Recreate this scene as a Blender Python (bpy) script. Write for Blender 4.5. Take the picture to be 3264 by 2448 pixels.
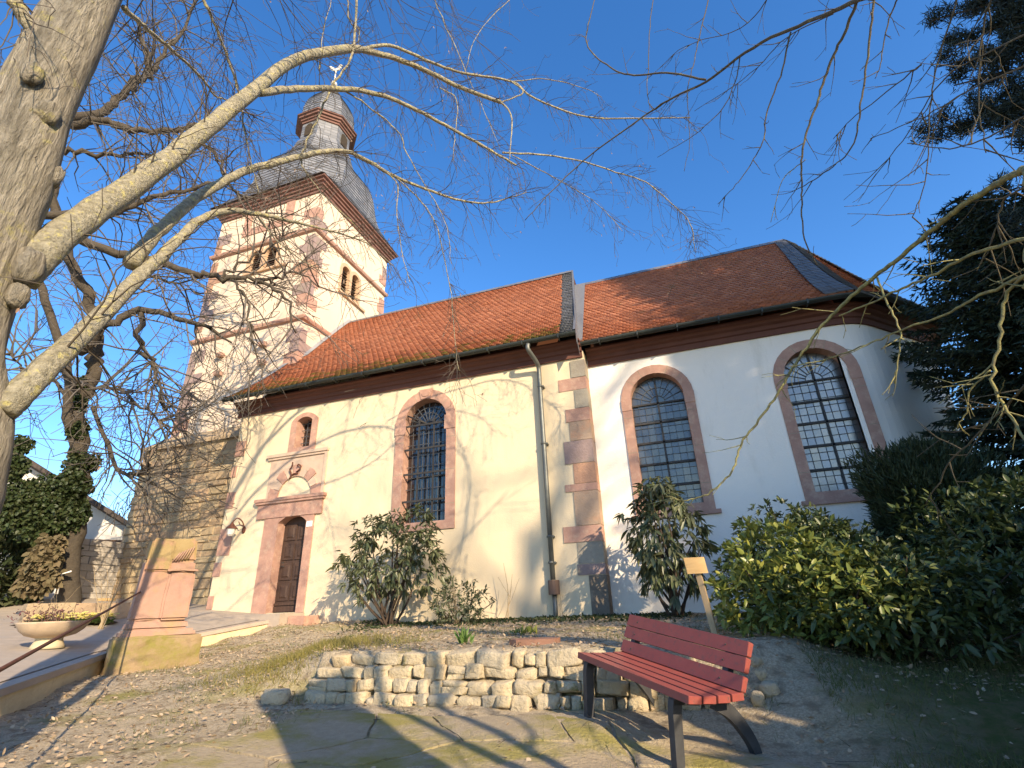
import bpy, bmesh, math, random
import numpy as np
from mathutils import Vector, Matrix
from mathutils.geometry import tessellate_polygon

for o in list(bpy.data.objects):
    bpy.data.objects.remove(o)
C = bpy.context.scene.collection
R_ = math.radians

# ------------------------------------------------------------------ camera
F_PX = 1627.286                      # focal length in photo pixels (photo is 3264 px wide)
CR = np.array([[0.94596553, 0.32224566, -0.03615173],
               [0.16019149, -0.36747043, 0.91613545],
               [-0.28193598, 0.87242376, 0.39923538]])
cam_d = bpy.data.cameras.new('camera')
cam_d.sensor_width = 36.0
cam_d.lens = F_PX / 3264 * 36.0
cam_d.clip_start = 0.05
cam_d.clip_end = 3000
cam = bpy.data.objects.new('camera', cam_d)
C.objects.link(cam)
M = Matrix(((CR[0][0], CR[1][0], -CR[2][0], 0), (CR[0][1], CR[1][1], -CR[2][1], 0),
            (CR[0][2], CR[1][2], -CR[2][2], 0), (0, 0, 0, 1)))
cam.matrix_world = M
bpy.context.scene.camera = cam

# ------------------------------------------------------------------ sky, sun, exposure
SUN_EL, SUN_AZ = R_(25), R_(132)     # azimuth clockwise from +Y
SUN = Vector((math.sin(SUN_AZ) * math.cos(SUN_EL), math.cos(SUN_AZ) * math.cos(SUN_EL), math.sin(SUN_EL)))
w = bpy.data.worlds.new('World')
bpy.context.scene.world = w
w.use_nodes = True
nt = w.node_tree
sky = nt.nodes.new('ShaderNodeTexSky')
sky.sky_type = 'NISHITA'
sky.sun_disc = False
sky.sun_elevation = SUN_EL
sky.sun_rotation = SUN_AZ
sky.altitude = 250
sky.air_density = 1.0
sky.dust_density = 0.4
sky.ozone_density = 2.5
hs_ = nt.nodes.new('ShaderNodeHueSaturation')
hs_.inputs['Hue'].default_value = 0.506
hs_.inputs['Saturation'].default_value = 1.28
nt.links.new(sky.outputs[0], hs_.inputs['Color'])
nt.links.new(hs_.outputs[0], nt.nodes['Background'].inputs[0])
nt.nodes['Background'].inputs[1].default_value = 0.15
sd = bpy.data.lights.new('sun', 'SUN')
sd.energy = 4.1
sd.angle = R_(0.5)
sd.color = (1.0, 0.80, 0.555)
so = bpy.data.objects.new('sun', sd)
C.objects.link(so)
so.rotation_euler = (-SUN).to_track_quat('-Z', 'Y').to_euler()
vs = bpy.context.scene.view_settings
vs.view_transform = 'Standard'
vs.look = 'None'
vs.exposure = 1.1
vs.gamma = 1.0
bpy.context.scene.cycles.max_bounces = 6
bpy.context.scene.cycles.transparent_max_bounces = 8

# ------------------------------------------------------------------ photo measuring helpers (pixels of the 2212 px wide view)
S_ = 3264 / 2212
def ray(px, py):
    v = np.array([(px * S_ - 1632) / F_PX, -(py * S_ - 1224) / F_PX, 1.0])
    return CR.T @ v
def P(px, py, hd):                   # the point seen there at horizontal distance hd
    v = ray(px, py)
    return v * hd / math.hypot(v[0], v[1])
def onY(px, py, Y):
    v = ray(px, py)
    return v * (Y / v[1])

# ------------------------------------------------------------------ mesh helpers
class MB:
    def __init__(s):
        s.v, s.f, s.sm, s.mi = [], [], [], []
    def add(s, vs, fs, smooth=False, mi=0):
        n = len(s.v)
        s.v.extend([tuple(map(float, q)) for q in vs])
        for f in fs:
            s.f.append(tuple(i + n for i in f))
            s.sm.append(smooth); s.mi.append(mi)
    def box(s, a, b):
        (x0, y0, z0), (x1, y1, z1) = a, b
        s.add([(x0, y0, z0), (x1, y0, z0), (x1, y1, z0), (x0, y1, z0), (x0, y0, z1), (x1, y0, z1), (x1, y1, z1), (x0, y1, z1)],
              [(0, 3, 2, 1), (4, 5, 6, 7), (0, 1, 5, 4), (1, 2, 6, 5), (2, 3, 7, 6), (3, 0, 4, 7)])
    def obox(s, o, ex, ey, ez):      # box from a corner and three edge vectors
        o, ex, ey, ez = map(np.array, (o, ex, ey, ez))
        q = [o, o + ex, o + ex + ey, o + ey]
        s.add(q + [p + ez for p in q], [(0, 3, 2, 1), (4, 5, 6, 7), (0, 1, 5, 4), (1, 2, 6, 5), (2, 3, 7, 6), (3, 0, 4, 7)])
    def bar(s, a, b, wd, th, up=(0, 0, 1)):
        a, b = np.array(a, float), np.array(b, float)
        d = b - a
        x = np.cross(d, up); x /= np.linalg.norm(x)
        u = np.cross(x, d); u /= np.linalg.norm(u)
        s.obox(a - x * wd / 2 - u * th / 2, d, x * wd, u * th)
    def tube(s, pts, rad, n=8, cap=True, smooth=True):
        pts = [np.array(p, float) for p in pts]
        k = len(pts)
        if not hasattr(rad, '__len__'):
            rad = [rad] * k
        t0 = pts[1] - pts[0]
        ref = np.array((0, 0, 1.0)) if abs(t0[2]) < 0.9 * np.linalg.norm(t0) else np.array((1.0, 0, 0))
        u = np.cross(t0, ref); u /= np.linalg.norm(u)
        vs = []
        for i, p in enumerate(pts):
            t = pts[min(i + 1, k - 1)] - pts[max(i - 1, 0)]
            t = t / (np.linalg.norm(t) + 1e-9)
            u = u - t * (u @ t)
            u /= np.linalg.norm(u) + 1e-9
            w_ = np.cross(t, u)
            for j in range(n):
                a = 2 * math.pi * j / n
                vs.append(p + rad[i] * (math.cos(a) * u + math.sin(a) * w_))
        fs = [(i * n + j, i * n + (j + 1) % n, (i + 1) * n + (j + 1) % n, (i + 1) * n + j) for i in range(k - 1) for j in range(n)]
        if cap:
            fs += [tuple(range(n - 1, -1, -1)), tuple(range((k - 1) * n, k * n))]
        s.add(vs, fs, smooth)
    def lathe(s, c, prof, n=24, smooth=True):
        vs = [(c[0] + r * math.cos(2 * math.pi * j / n), c[1] + r * math.sin(2 * math.pi * j / n), c[2] + z) for r, z in prof for j in range(n)]
        k = len(prof)
        fs = [(i * n + j, i * n + (j + 1) % n, (i + 1) * n + (j + 1) % n, (i + 1) * n + j) for i in range(k - 1) for j in range(n)]
        fs += [tuple(range(n - 1, -1, -1)), tuple(range((k - 1) * n, k * n))]
        s.add(vs, fs, smooth)
    def sweep(s, prof, path, closed=False):   # prof [(out, z)], path [(x, y)] with the outside on its right
        k = len(path)
        vs = []
        for i in range(k):
            p = np.array(path[i], float)
            a = np.array(path[i - 1], float) if (i > 0 or closed) else None
            b = np.array(path[(i + 1) % k], float) if (i < k - 1 or closed) else None
            def nrm(q, r):
                d = r - q; d /= np.linalg.norm(d)
                return np.array((d[1], -d[0]))
            if a is None: m = nrm(p, b)
            elif b is None: m = nrm(a, p)
            else:
                n1, n2 = nrm(a, p), nrm(p, b)
                m = (n1 + n2); m /= (1 + n1 @ n2)
            vs += [(p[0] + m[0] * o, p[1] + m[1] * o, z) for o, z in prof]
        n = len(prof)
        last = k if closed else k - 1
        fs = [(i * n + j, ((i + 1) % k) * n + j, ((i + 1) % k) * n + (j + 1) % n, i * n + (j + 1) % n) for i in range(last) for j in range(n)]
        if not closed:
            fs += [tuple(range(n)), tuple(range((k - 1) * n + n - 1, (k - 1) * n - 1, -1))]
        s.add(vs, fs)
    def build(s, name, mat, parent=None):
        o = mesh_obj(name, np.array(s.v, float), s.f, mat[0] if isinstance(mat, list) else mat, parent, s.sm)
        if isinstance(mat, list):
            for m in mat[1:]: o.data.materials.append(m)
            o.data.polygons.foreach_set('material_index', s.mi)
        return o

BASE = {}
def mesh_obj(name, v, faces, mat, parent=None, smooth=None):
    off = BASE.get(parent.name, (0, 0, 0)) if parent else (0, 0, 0)
    me = bpy.data.meshes.new(name)
    v = np.asarray(v, float) - np.array(off)
    if isinstance(faces, np.ndarray):
        nf, k = faces.shape
        me.vertices.add(len(v)); me.vertices.foreach_set('co', v.astype(np.float32).ravel())
        me.loops.add(nf * k); me.loops.foreach_set('vertex_index', faces.astype(np.int32).ravel())
        me.polygons.add(nf)
        me.polygons.foreach_set('loop_start', np.arange(0, nf * k, k, dtype=np.int32))
        me.polygons.foreach_set('loop_total', np.full(nf, k, dtype=np.int32))
        me.update(calc_edges=True)
    else:
        me.from_pydata(v.tolist(), [], [list(f) for f in faces])
    if smooth is not None:
        if isinstance(smooth, bool): smooth = [smooth] * len(me.polygons)
        me.polygons.foreach_set('use_smooth', list(smooth))
    me.materials.append(mat)
    o = bpy.data.objects.new(name, me)
    C.objects.link(o)
    if parent: o.parent = parent
    BASE[o.name] = off
    return o
def thing(name, label, cat, loc=(0, 0, 0), group=None):
    o = bpy.data.objects.new(name, None); C.objects.link(o)
    o.location = loc; o.empty_display_size = 0.3
    BASE[o.name] = tuple(loc)
    return tag(o, label, cat, group)
def tag(o, label, cat, group=None):
    o['label'] = label; o['category'] = cat
    if group: o['group'] = group
    return o
def struct(o):
    o['kind'] = 'structure'; return o
def stuff(o, label=None, cat=None):
    o['kind'] = 'stuff'
    if label: o['label'] = label; o['category'] = cat
    return o
def spline(pts, per=5):
    pts = [np.array(p, float) for p in pts]
    q = [2 * pts[0] - pts[1]] + pts + [2 * pts[-1] - pts[-2]]
    out = []
    for i in range(1, len(q) - 2):
        for j in range(per):
            t = j / per
            a, b, c, d = q[i - 1:i + 3]
            out.append(0.5 * (2 * b + (c - a) * t + (2 * a - 5 * b + 4 * c - d) * t * t + (3 * b - a - 3 * c + d) * t ** 3))
    out.append(pts[-1])
    return out

# ------------------------------------------------------------------ materials
def nn(t, kind, **kw):
    n = t.nodes.new(kind)
    for k, v in kw.items(): setattr(n, k, v)
    return n
def mat(name, c1, c2=None, scale=4.0, rough=0.85, bump=0.0, bscale=30.0, spec=0.3, metal=0.0, stretch=(1, 1, 1),
        island=None, c3=None, s3=1.0, t3=(0.5, 0.65), trans=0.0, coat=0.0, bdist=0.02, detail=6.0, st3=None):
    m = bpy.data.materials.new(name); m.use_nodes = True
    t = m.node_tree; b = t.nodes['Principled BSDF']; L = t.links.new
    b.inputs['Roughness'].default_value = rough
    b.inputs['Specular IOR Level'].default_value = spec
    b.inputs['Metallic'].default_value = metal
    if coat: b.inputs['Coat Weight'].default_value = coat
    tc = nn(t, 'ShaderNodeTexCoord'); mp = nn(t, 'ShaderNodeMapping')
    mp.inputs['Scale'].default_value = stretch
    L(tc.outputs['Object'], mp.inputs[0])
    c2 = c2 or c1
    nz = nn(t, 'ShaderNodeTexNoise'); nz.inputs['Scale'].default_value = scale; nz.inputs['Detail'].default_value = detail
    nz.inputs['Roughness'].default_value = 0.62
    L(mp.outputs[0], nz.inputs[0])
    rp = nn(t, 'ShaderNodeMapRange'); rp.inputs['From Min'].default_value = 0.3; rp.inputs['From Max'].default_value = 0.7
    L(nz.outputs[0], rp.inputs[0])
    mx = nn(t, 'ShaderNodeMix', data_type='RGBA')
    L(rp.outputs[0], mx.inputs[0]); mx.inputs[6].default_value = (*c1, 1); mx.inputs[7].default_value = (*c2, 1)
    col = mx.outputs[2]
    if island:                        # every tile, stone or leaf its own tone
        g = nn(t, 'ShaderNodeNewGeometry'); r2 = nn(t, 'ShaderNodeValToRGB')
        el = r2.color_ramp.elements
        el[0].color = (*island[0], 1); el[1].color = (*island[-1], 1)
        for i, cc in enumerate(island[1:-1]):
            e = el.new((i + 1) / (len(island) - 1)); e.color = (*cc, 1)
        L(g.outputs['Random Per Island'], r2.inputs[0])
        m2 = nn(t, 'ShaderNodeMix', data_type='RGBA'); m2.inputs[0].default_value = 0.65
        L(col, m2.inputs[6]); L(r2.outputs[0], m2.inputs[7]); col = m2.outputs[2]
    if c3:                            # moss, lichen, stains: patches of a third colour
        n3 = nn(t, 'ShaderNodeTexNoise'); n3.inputs['Scale'].default_value = s3; n3.inputs['Detail'].default_value = 8
        n3.inputs['Roughness'].default_value = 0.7
        if st3:
            mp3 = nn(t, 'ShaderNodeMapping'); mp3.inputs['Scale'].default_value = st3
            L(tc.outputs['Object'], mp3.inputs[0]); L(mp3.outputs[0], n3.inputs[0])
        else: L(tc.outputs['Object'], n3.inputs[0])
        r3 = nn(t, 'ShaderNodeMapRange'); r3.inputs['From Min'].default_value = t3[0]; r3.inputs['From Max'].default_value = t3[1]
        L(n3.outputs[0], r3.inputs[0])
        m3 = nn(t, 'ShaderNodeMix', data_type='RGBA'); L(r3.outputs[0], m3.inputs[0])
        L(col, m3.inputs[6]); m3.inputs[7].default_value = (*c3, 1); col = m3.outputs[2]
    L(col, b.inputs['Base Color'])
    if bump:
        nb = nn(t, 'ShaderNodeTexNoise'); nb.inputs['Scale'].default_value = bscale; nb.inputs['Detail'].default_value = 8
        nb.inputs['Roughness'].default_value = 0.65
        L(mp.outputs[0], nb.inputs[0])
        bp = nn(t, 'ShaderNodeBump'); bp.inputs['Strength'].default_value = bump; bp.inputs['Distance'].default_value = bdist
        L(nb.outputs[0], bp.inputs['Height']); L(bp.outputs[0], b.inputs['Normal'])
    if trans:                         # leaves let some light through
        tr = nn(t, 'ShaderNodeBsdfTranslucent'); L(col, tr.inputs[0])
        ms = nn(t, 'ShaderNodeMixShader'); ms.inputs[0].default_value = trans
        L(b.outputs[0], ms.inputs[1]); L(tr.outputs[0], ms.inputs[2])
        L(ms.outputs[0], t.nodes['Material Output'].inputs[0])
    return m

MT = {}
MT['stucco'] = mat('cream_render', (.72, .60, .405), (.67, .55, .365), scale=.9, rough=.95, bump=.4, bscale=36, bdist=.012, c3=(.58, .48, .34), s3=1.4, t3=(.52, .85), st3=(1.6, 1.6, .35))
MT['stucco_choir'] = mat('lifted_choir_render', (.88, .82, .72), (.85, .79, .685), scale=.8, rough=.95, bump=.4, bscale=36, bdist=.012, c3=(.66, .60, .49), s3=1.2, t3=(.54, .85), st3=(1.6, 1.6, .35))  # nave render made paler to lift the brightness of the shaded choir
MT['stucco_tower'] = mat('tower_render', (.72, .585, .44), (.68, .55, .41), scale=.7, rough=.95, bump=.4, bscale=30, bdist=.015, c3=(.58, .47, .35), s3=1.1, t3=(.52, .8), st3=(1.6, 1.6, .4))
MT['red_stone'] = mat('red_sandstone', (.47, .28, .21), (.35, .205, .155), scale=4, rough=.92, bump=.5, bscale=30, bdist=.012, c3=(.52, .36, .26), s3=7, t3=(.50, .72))
MT['red_stone_shaded'] = mat('shaded_eaves_sandstone', (.15, .065, .048), (.11, .048, .036), scale=2, rough=.85, bump=.2, bscale=40, bdist=.006)  # darker copy of the red stone, with the eaves' shade in its colour
MT['quoin'] = mat('quoin_sandstone', (.42, .26, .19), (.35, .22, .17), scale=3, rough=.92, bump=.4, bscale=35, bdist=.01,
                  island=[(.40, .23, .17), (.36, .27, .20), (.44, .26, .19), (.30, .25, .21), (.42, .28, .18)])
MT['rubble'] = mat('rubble_stone', (.36, .28, .17), (.27, .21, .13), scale=3, rough=.95, bump=.8, bscale=14, bdist=.04,
                   island=[(.44, .34, .20), (.50, .40, .25), (.38, .28, .18), (.46, .31, .20)], c3=(.10, .085, .06), s3=1.2, t3=(.60, .72))
MT['old_pane'] = None
MT['mortar'] = mat('mortar', (.36, .30, .21), (.28, .23, .16), scale=6, rough=1, bump=.5, bscale=30)
MT['tile'] = mat('clay_tile', (.42, .175, .09), (.32, .125, .068), scale=9, rough=.8, bump=.3, bscale=60, bdist=.005,
                 island=[(.44, .185, .095), (.36, .14, .072), (.50, .225, .125), (.27, .105, .06), (.41, .165, .085)], c3=(.17, .12, .05), s3=1.6, t3=(.60, .76))
MT['tile_mossy'] = mat('mossy_clay_tile', (.34, .14, .065), (.24, .13, .05), scale=9, rough=.95, bump=.6, bscale=50, bdist=.01,
                       island=[(.36, .15, .07), (.27, .15, .06), (.22, .16, .05), (.30, .13, .06)], c3=(.15, .15, .035), s3=5, t3=(.46, .6))
MT['slate'] = mat('slate', (.145, .15, .16), (.10, .105, .115), scale=6, rough=.6, bump=.3, bscale=40, bdist=.006, spec=.5,
                  island=[(.13, .135, .15), (.17, .175, .185), (.10, .105, .115), (.15, .15, .155)])
MT['slate_helm'] = mat('helm_slate', (.20, .205, .21), (.12, .125, .13), scale=6, rough=.4, bump=.3, bscale=30, bdist=.006, spec=.6,
                       island=[(.17, .175, .18), (.25, .25, .255), (.11, .115, .12), (.20, .20, .20)])
MT['lead'] = mat('lead_flashing', (.33, .345, .36), (.25, .26, .275), scale=5, rough=.5, bump=.2, bscale=20, spec=.5, metal=.3)
MT['gutter'] = mat('weathered_copper', (.045, .055, .048), (.035, .038, .035), scale=6, rough=.55, spec=.4, metal=.3)
MT['pipe'] = mat('zinc_pipe', (.17, .18, .165), (.12, .125, .115), scale=7, rough=.5, spec=.4, metal=.5)
MT['iron'] = mat('iron', (.03, .03, .03), (.05, .045, .04), scale=20, rough=.6)
MT['rust'] = mat('rusty_iron', (.16, .06, .035), (.08, .035, .025), scale=25, rough=.85, bump=.2, bscale=90)
MT['lead_cames'] = mat('lead_cames', (.09, .095, .10), (.07, .075, .08), scale=20, rough=.6)
MT['oak'] = mat('dark_oak', (.085, .050, .034), (.055, .033, .024), scale=6, rough=.65, bump=.35, bscale=14, stretch=(6, 6, .5), bdist=.004)
MT['paint_red'] = mat('red_paint', (.30, .075, .058), (.25, .06, .048), scale=8, rough=.5, bump=.15, bscale=30, stretch=(1, 1, 1), bdist=.003, spec=.4, c3=(.17, .07, .058), s3=26, t3=(.52, .68))
MT['cast_iron'] = mat('grey_cast_metal', (.085, .088, .092), (.055, .055, .058), scale=10, rough=.6, bump=.3, bscale=60, metal=.4, bdist=.004)
MT['wood_new'] = mat('fresh_pine', (.60, .40, .18), (.50, .32, .13), scale=5, rough=.7, bump=.2, bscale=18, stretch=(1, 1, 6), bdist=.003)
MT['wood_stake'] = mat('weathered_stake', (.50, .36, .20), (.36, .26, .15), scale=5, rough=.8, bump=.3, bscale=18, stretch=(6, 6, .6), bdist=.004)
MT['bark'] = mat('grey_bark', (.56, .50, .39), (.20, .175, .125), scale=13, rough=.95, bump=1.0, bscale=17, stretch=(2.6, 2.6, .45), bdist=.14, c3=(.54, .48, .20), s3=6, t3=(.56, .66), detail=10.0)
MT['bark_limb'] = mat('limb_bark', (.50, .455, .33), (.20, .18, .12), scale=24, rough=.95, bump=1.0, bscale=34, bdist=.05, c3=(.54, .48, .20), s3=16, t3=(.54, .62))
MT['twig'] = mat('twig_bark', (.12, .10, .075), (.08, .065, .05), scale=20, rough=.9)
MT['twig_brown'] = mat('brown_twig', (.13, .11, .07), (.08, .07, .05), scale=30, rough=.95, bump=.8, bscale=90, bdist=.01, c3=(.26, .24, .10), s3=9, t3=(.58, .68))
MT['twig_lichen_sunlit'] = mat('sunlit_lichened_twig', (.38, .35, .13), (.14, .125, .075), scale=30, rough=.95, bump=.8, bscale=90, bdist=.01)  # lichen tone with the sunlight on the lower limbs mixed in
MT['bark_dark'] = mat('dark_bark', (.085, .07, .05), (.055, .045, .034), scale=9, rough=.95, bump=.9, bscale=12, bdist=.04)
MT['twig_grey'] = mat('grey_twig', (.13, .115, .095), (.10, .085, .07), scale=9, rough=.95)
MT['ivy'] = mat('ivy_leaf', (.05, .075, .022), (.035, .055, .018), scale=3, rough=.5, trans=.15, island=[(.022, .036, .012), (.04, .06, .02), (.035, .045, .016), (.07, .07, .028)])
MT['ivy_dry'] = mat('dry_ivy', (.16, .125, .07), (.11, .085, .05), scale=4, rough=.9, trans=.1, island=[(.20, .15, .08), (.10, .09, .04), (.15, .11, .06)])
MT['rhodo'] = mat('rhododendron_leaf', (.075, .10, .04), (.06, .08, .03), scale=3, rough=.42, trans=.2, spec=.45, island=[(.08, .11, .045), (.14, .16, .08), (.20, .20, .11), (.09, .10, .045)])
MT['laurel'] = mat('sunlit_laurel_leaf', (.14, .18, .045), (.08, .12, .03), scale=2, rough=.38, trans=.25, spec=.45, island=[(.10, .15, .03), (.26, .29, .06), (.42, .40, .08), (.18, .22, .05), (.14, .18, .04)])  # sunlit look put into the yellow green leaf tones
MT['laurel_shaded'] = mat('shaded_laurel_leaf', (.04, .062, .02), (.028, .045, .016), scale=2, rough=.4, trans=.15, spec=.4, island=[(.05, .08, .022), (.09, .12, .032), (.13, .15, .045), (.06, .085, .025)])  # darker copy of the laurel leaf, shade is in its colour
MT['spruce'] = mat('spruce_needle', (.022, .034, .02), (.015, .024, .016), scale=2, rough=.6, trans=.05, island=[(.022, .036, .018), (.045, .065, .032), (.03, .045, .025)])
MT['yew'] = mat('yew_needle', (.028, .042, .016), (.02, .03, .012), scale=2, rough=.6, trans=.08, island=[(.03, .045, .015), (.055, .075, .028), (.075, .075, .03)])
MT['pine'] = mat('pine_needle', (.028, .042, .032), (.02, .032, .026), scale=2, rough=.6, island=[(.02, .03, .024), (.04, .055, .042), (.03, .04, .03)])
MT['stem'] = mat('shrub_stem', (.07, .05, .035), (.05, .036, .026), scale=12, rough=.9)
MT['dead_stem'] = mat('dry_stem', (.38, .29, .17), (.26, .20, .12), scale=12, rough=.9)
MT['litter'] = mat('dead_leaf', (.40, .28, .17), (.28, .19, .11), scale=4, rough=.9, trans=.1, island=[(.50, .40, .27), (.38, .28, .18), (.44, .33, .21), (.54, .45, .31), (.30, .21, .14)])
MT['grass'] = mat('grass_blade', (.11, .14, .035), (.09, .10, .035), scale=2, rough=.7, trans=.25, island=[(.08, .12, .025), (.15, .16, .05), (.22, .19, .09)])
MT['stones'] = mat('limestone', (.54, .45, .29), (.40, .33, .21), scale=6, rough=.95, bump=1.0, bscale=18, bdist=.04, island=[(.56, .47, .31), (.47, .40, .28), (.60, .49, .31), (.42, .38, .30), (.50, .38, .22)], c3=(.17, .16, .04), s3=3, t3=(.60, .70))
MT['soil_and_dark'] = mat('soil_and_unlit_inside', (.06, .045, .03), (.04, .03, .02), scale=14, rough=1, bump=.6, bscale=30)  # bed soil, and the dark colour that stands for unlit insides
MT['white'] = mat('white_enamel', (.8, .8, .78), rough=.3)
MT['glass_lamp'] = mat('lamp_glass', (.62, .60, .54), (.55, .53, .48), rough=.15, spec=.5)
MT['gold'] = mat('pale_gilding', (.85, .80, .66), (.8, .74, .6), rough=.3, metal=.3)
MT['concrete'] = mat('bowl_stone', (.52, .40, .27), (.42, .32, .22), scale=8, rough=.95, bump=.4, bscale=50, bdist=.008)
MT['concrete_foot'] = mat('bowl_foot_stone', (.56, .47, .30), (.48, .41, .27), scale=8, rough=.95, bump=.4, bscale=40, bdist=.008)
MT['stele'] = mat('stele_sandstone', (.40, .245, .18), (.31, .185, .135), scale=2.2, rough=.92, bump=.4, bscale=30, bdist=.01, c3=(.34, .23, .12), s3=1.7, t3=(.5, .66))
MT['stele_base'] = mat('mossy_sandstone', (.33, .235, .135), (.25, .18, .095), scale=2, rough=.95, bump=.6, bscale=18, bdist=.02, c3=(.21, .18, .05), s3=1.6, t3=(.5, .62))
MT['plaster_edge'] = mat('cream_plaster', (.66, .55, .33), (.56, .45, .27), scale=3, rough=.95, bump=.5, bscale=16, bdist=.02, c3=(.40, .30, .20), s3=2, t3=(.58, .7))
MT['coping'] = mat('coping_stone', (.44, .36, .28), (.36, .30, .24), scale=2, rough=.95, bump=.4, bscale=22, bdist=.01)
MT['white_wall'] = mat('white_wall', (.62, .60, .56), (.5, .49, .46), scale=1.5, rough=.95, bump=.3, bscale=12)
MT['roof_dark'] = mat('dark_roof', (.09, .07, .06), (.06, .05, .045), scale=5, rough=.9, bump=.5, bscale=12)
MT['petal_yellow'] = mat('primrose_petal', (.72, .62, .16), (.78, .70, .28), scale=5, rough=.6, trans=.3)
MT['plum'] = mat('heather_leaf', (.16, .06, .07), (.12, .07, .05), scale=5, rough=.7, trans=.2, island=[(.18, .06, .08), (.10, .08, .05), (.14, .05, .06)])
MT['fresh_leaf'] = mat('fresh_leaf', (.13, .22, .05), (.10, .18, .04), scale=5, rough=.5, trans=.3, island=[(.10, .19, .04), (.17, .26, .07)])
MT['petal_white'] = mat('white_petal', (.7, .7, .66), rough=.6, trans=.2)
MT['pod'] = mat('seed_bract', (.24, .15, .10), (.32, .22, .15), scale=9, rough=.9, trans=.3, island=[(.22, .13, .09), (.40, .32, .24), (.28, .17, .11)])

def glass(name, col, rough, refl):
    m = bpy.data.materials.new(name); m.use_nodes = True
    t = m.node_tree; b = t.nodes['Principled BSDF']; L = t.links.new
    b.inputs['Base Color'].default_value = (*col, 1); b.inputs['Roughness'].default_value = rough
    g = nn(t, 'ShaderNodeBsdfGlossy'); g.inputs['Roughness'].default_value = rough; g.inputs['Color'].default_value = (1, .93, .82, 1)
    tc = nn(t, 'ShaderNodeTexCoord'); nz = nn(t, 'ShaderNodeTexNoise'); nz.inputs['Scale'].default_value = 5; nz.inputs['Detail'].default_value = 5
    L(tc.outputs['Object'], nz.inputs[0])
    bp = nn(t, 'ShaderNodeBump'); bp.inputs['Strength'].default_value = .25; bp.inputs['Distance'].default_value = .02
    L(nz.outputs[0], bp.inputs['Height']); L(bp.outputs[0], g.inputs['Normal'])
    ms = nn(t, 'ShaderNodeMixShader'); ms.inputs[0].default_value = refl
    L(b.outputs[0], ms.inputs[1]); L(g.outputs[0], ms.inputs[2]); L(ms.outputs[0], t.nodes['Material Output'].inputs[0])
    return m
MT['glass_nave'] = glass('dark_glass', (.015, .016, .02), .12, .06)
MT['glass_choir'] = glass('old_glass', (.045, .05, .055), .25, .07)
MT['glass_bright'] = glass('reflecting_glass', (.085, .09, .10), .3, .15)

def ground_mat():
    m = bpy.data.materials.new('lawn_soil'); m.use_nodes = True
    t = m.node_tree; b = t.nodes['Principled BSDF']; L = t.links.new
    b.inputs['Roughness'].default_value = 1; b.inputs['Specular IOR Level'].default_value = .1
    tc = nn(t, 'ShaderNodeTexCoord')
    def noise(sc, det=8, ro=.65):
        n = nn(t, 'ShaderNodeTexNoise'); n.inputs['Scale'].default_value = sc; n.inputs['Detail'].default_value = det; n.inputs['Roughness'].default_value = ro
        L(tc.outputs['Object'], n.inputs[0]); return n
    def ramp(src, a, bb):
        r = nn(t, 'ShaderNodeMapRange'); r.inputs['From Min'].default_value = a; r.inputs['From Max'].default_value = bb
        L(src, r.inputs[0]); return r.outputs[0]
    def mix(f, a, bb):
        x = nn(t, 'ShaderNodeMix', data_type='RGBA'); L(f, x.inputs[0])
        for i, q in ((6, a), (7, bb)):
            if isinstance(q, tuple): x.inputs[i].default_value = (*q, 1)
            else: L(q, x.inputs[i])
        return x.outputs[2]
    c = mix(ramp(noise(60).outputs[0], .35, .65), (.36, .29, .19), (.62, .52, .36))
    c = mix(ramp(noise(7).outputs[0], .5, .62), c, (.30, .24, .16))
    c = mix(ramp(noise(1.1).outputs[0], .52, .66), c, (.30, .27, .10))
    sx = nn(t, 'ShaderNodeSeparateXYZ'); L(tc.outputs['Object'], sx.inputs[0])
    g = mix(ramp(noise(9).outputs[0], .4, .6), (.085, .10, .03), (.15, .125, .06))
    ad = nn(t, 'ShaderNodeMath', operation='ADD'); L(sx.outputs[0], ad.inputs[0])
    n2 = noise(1.5); mu = nn(t, 'ShaderNodeMath', operation='MULTIPLY'); L(n2.outputs[0], mu.inputs[0]); mu.inputs[1].default_value = 1.2
    L(mu.outputs[0], ad.inputs[1])
    c = mix(ramp(ad.outputs[0], 1.1, 2.1), c, g)  # grassy tone towards the right, darkened to carry the shade there
    L(c, b.inputs['Base Color'])
    bp = nn(t, 'ShaderNodeBump'); bp.inputs['Strength'].default_value = .9; bp.inputs['Distance'].default_value = .04
    L(noise(40, 8, .7).outputs[0], bp.inputs['Height']); L(bp.outputs[0], b.inputs['Normal'])
    return m
MT['ground'] = ground_mat()
MT['paving'] = mat('mossy_flagstone', (.50, .41, .27), (.25, .20, .125), scale=16, rough=.95, bump=1.0, bscale=34, bdist=.03, detail=10.0, c3=(.30, .26, .08), s3=1.3, t3=(.46, .60), island=[(.40, .32, .21), (.44, .36, .24), (.36, .29, .19)])
MT['asphalt'] = mat('grey_paving', (.42, .35, .27), (.33, .28, .22), scale=4, rough=.95, bump=.4, bscale=30, bdist=.01, c3=(.36, .32, .27), s3=1.5, t3=(.5, .65))

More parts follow.
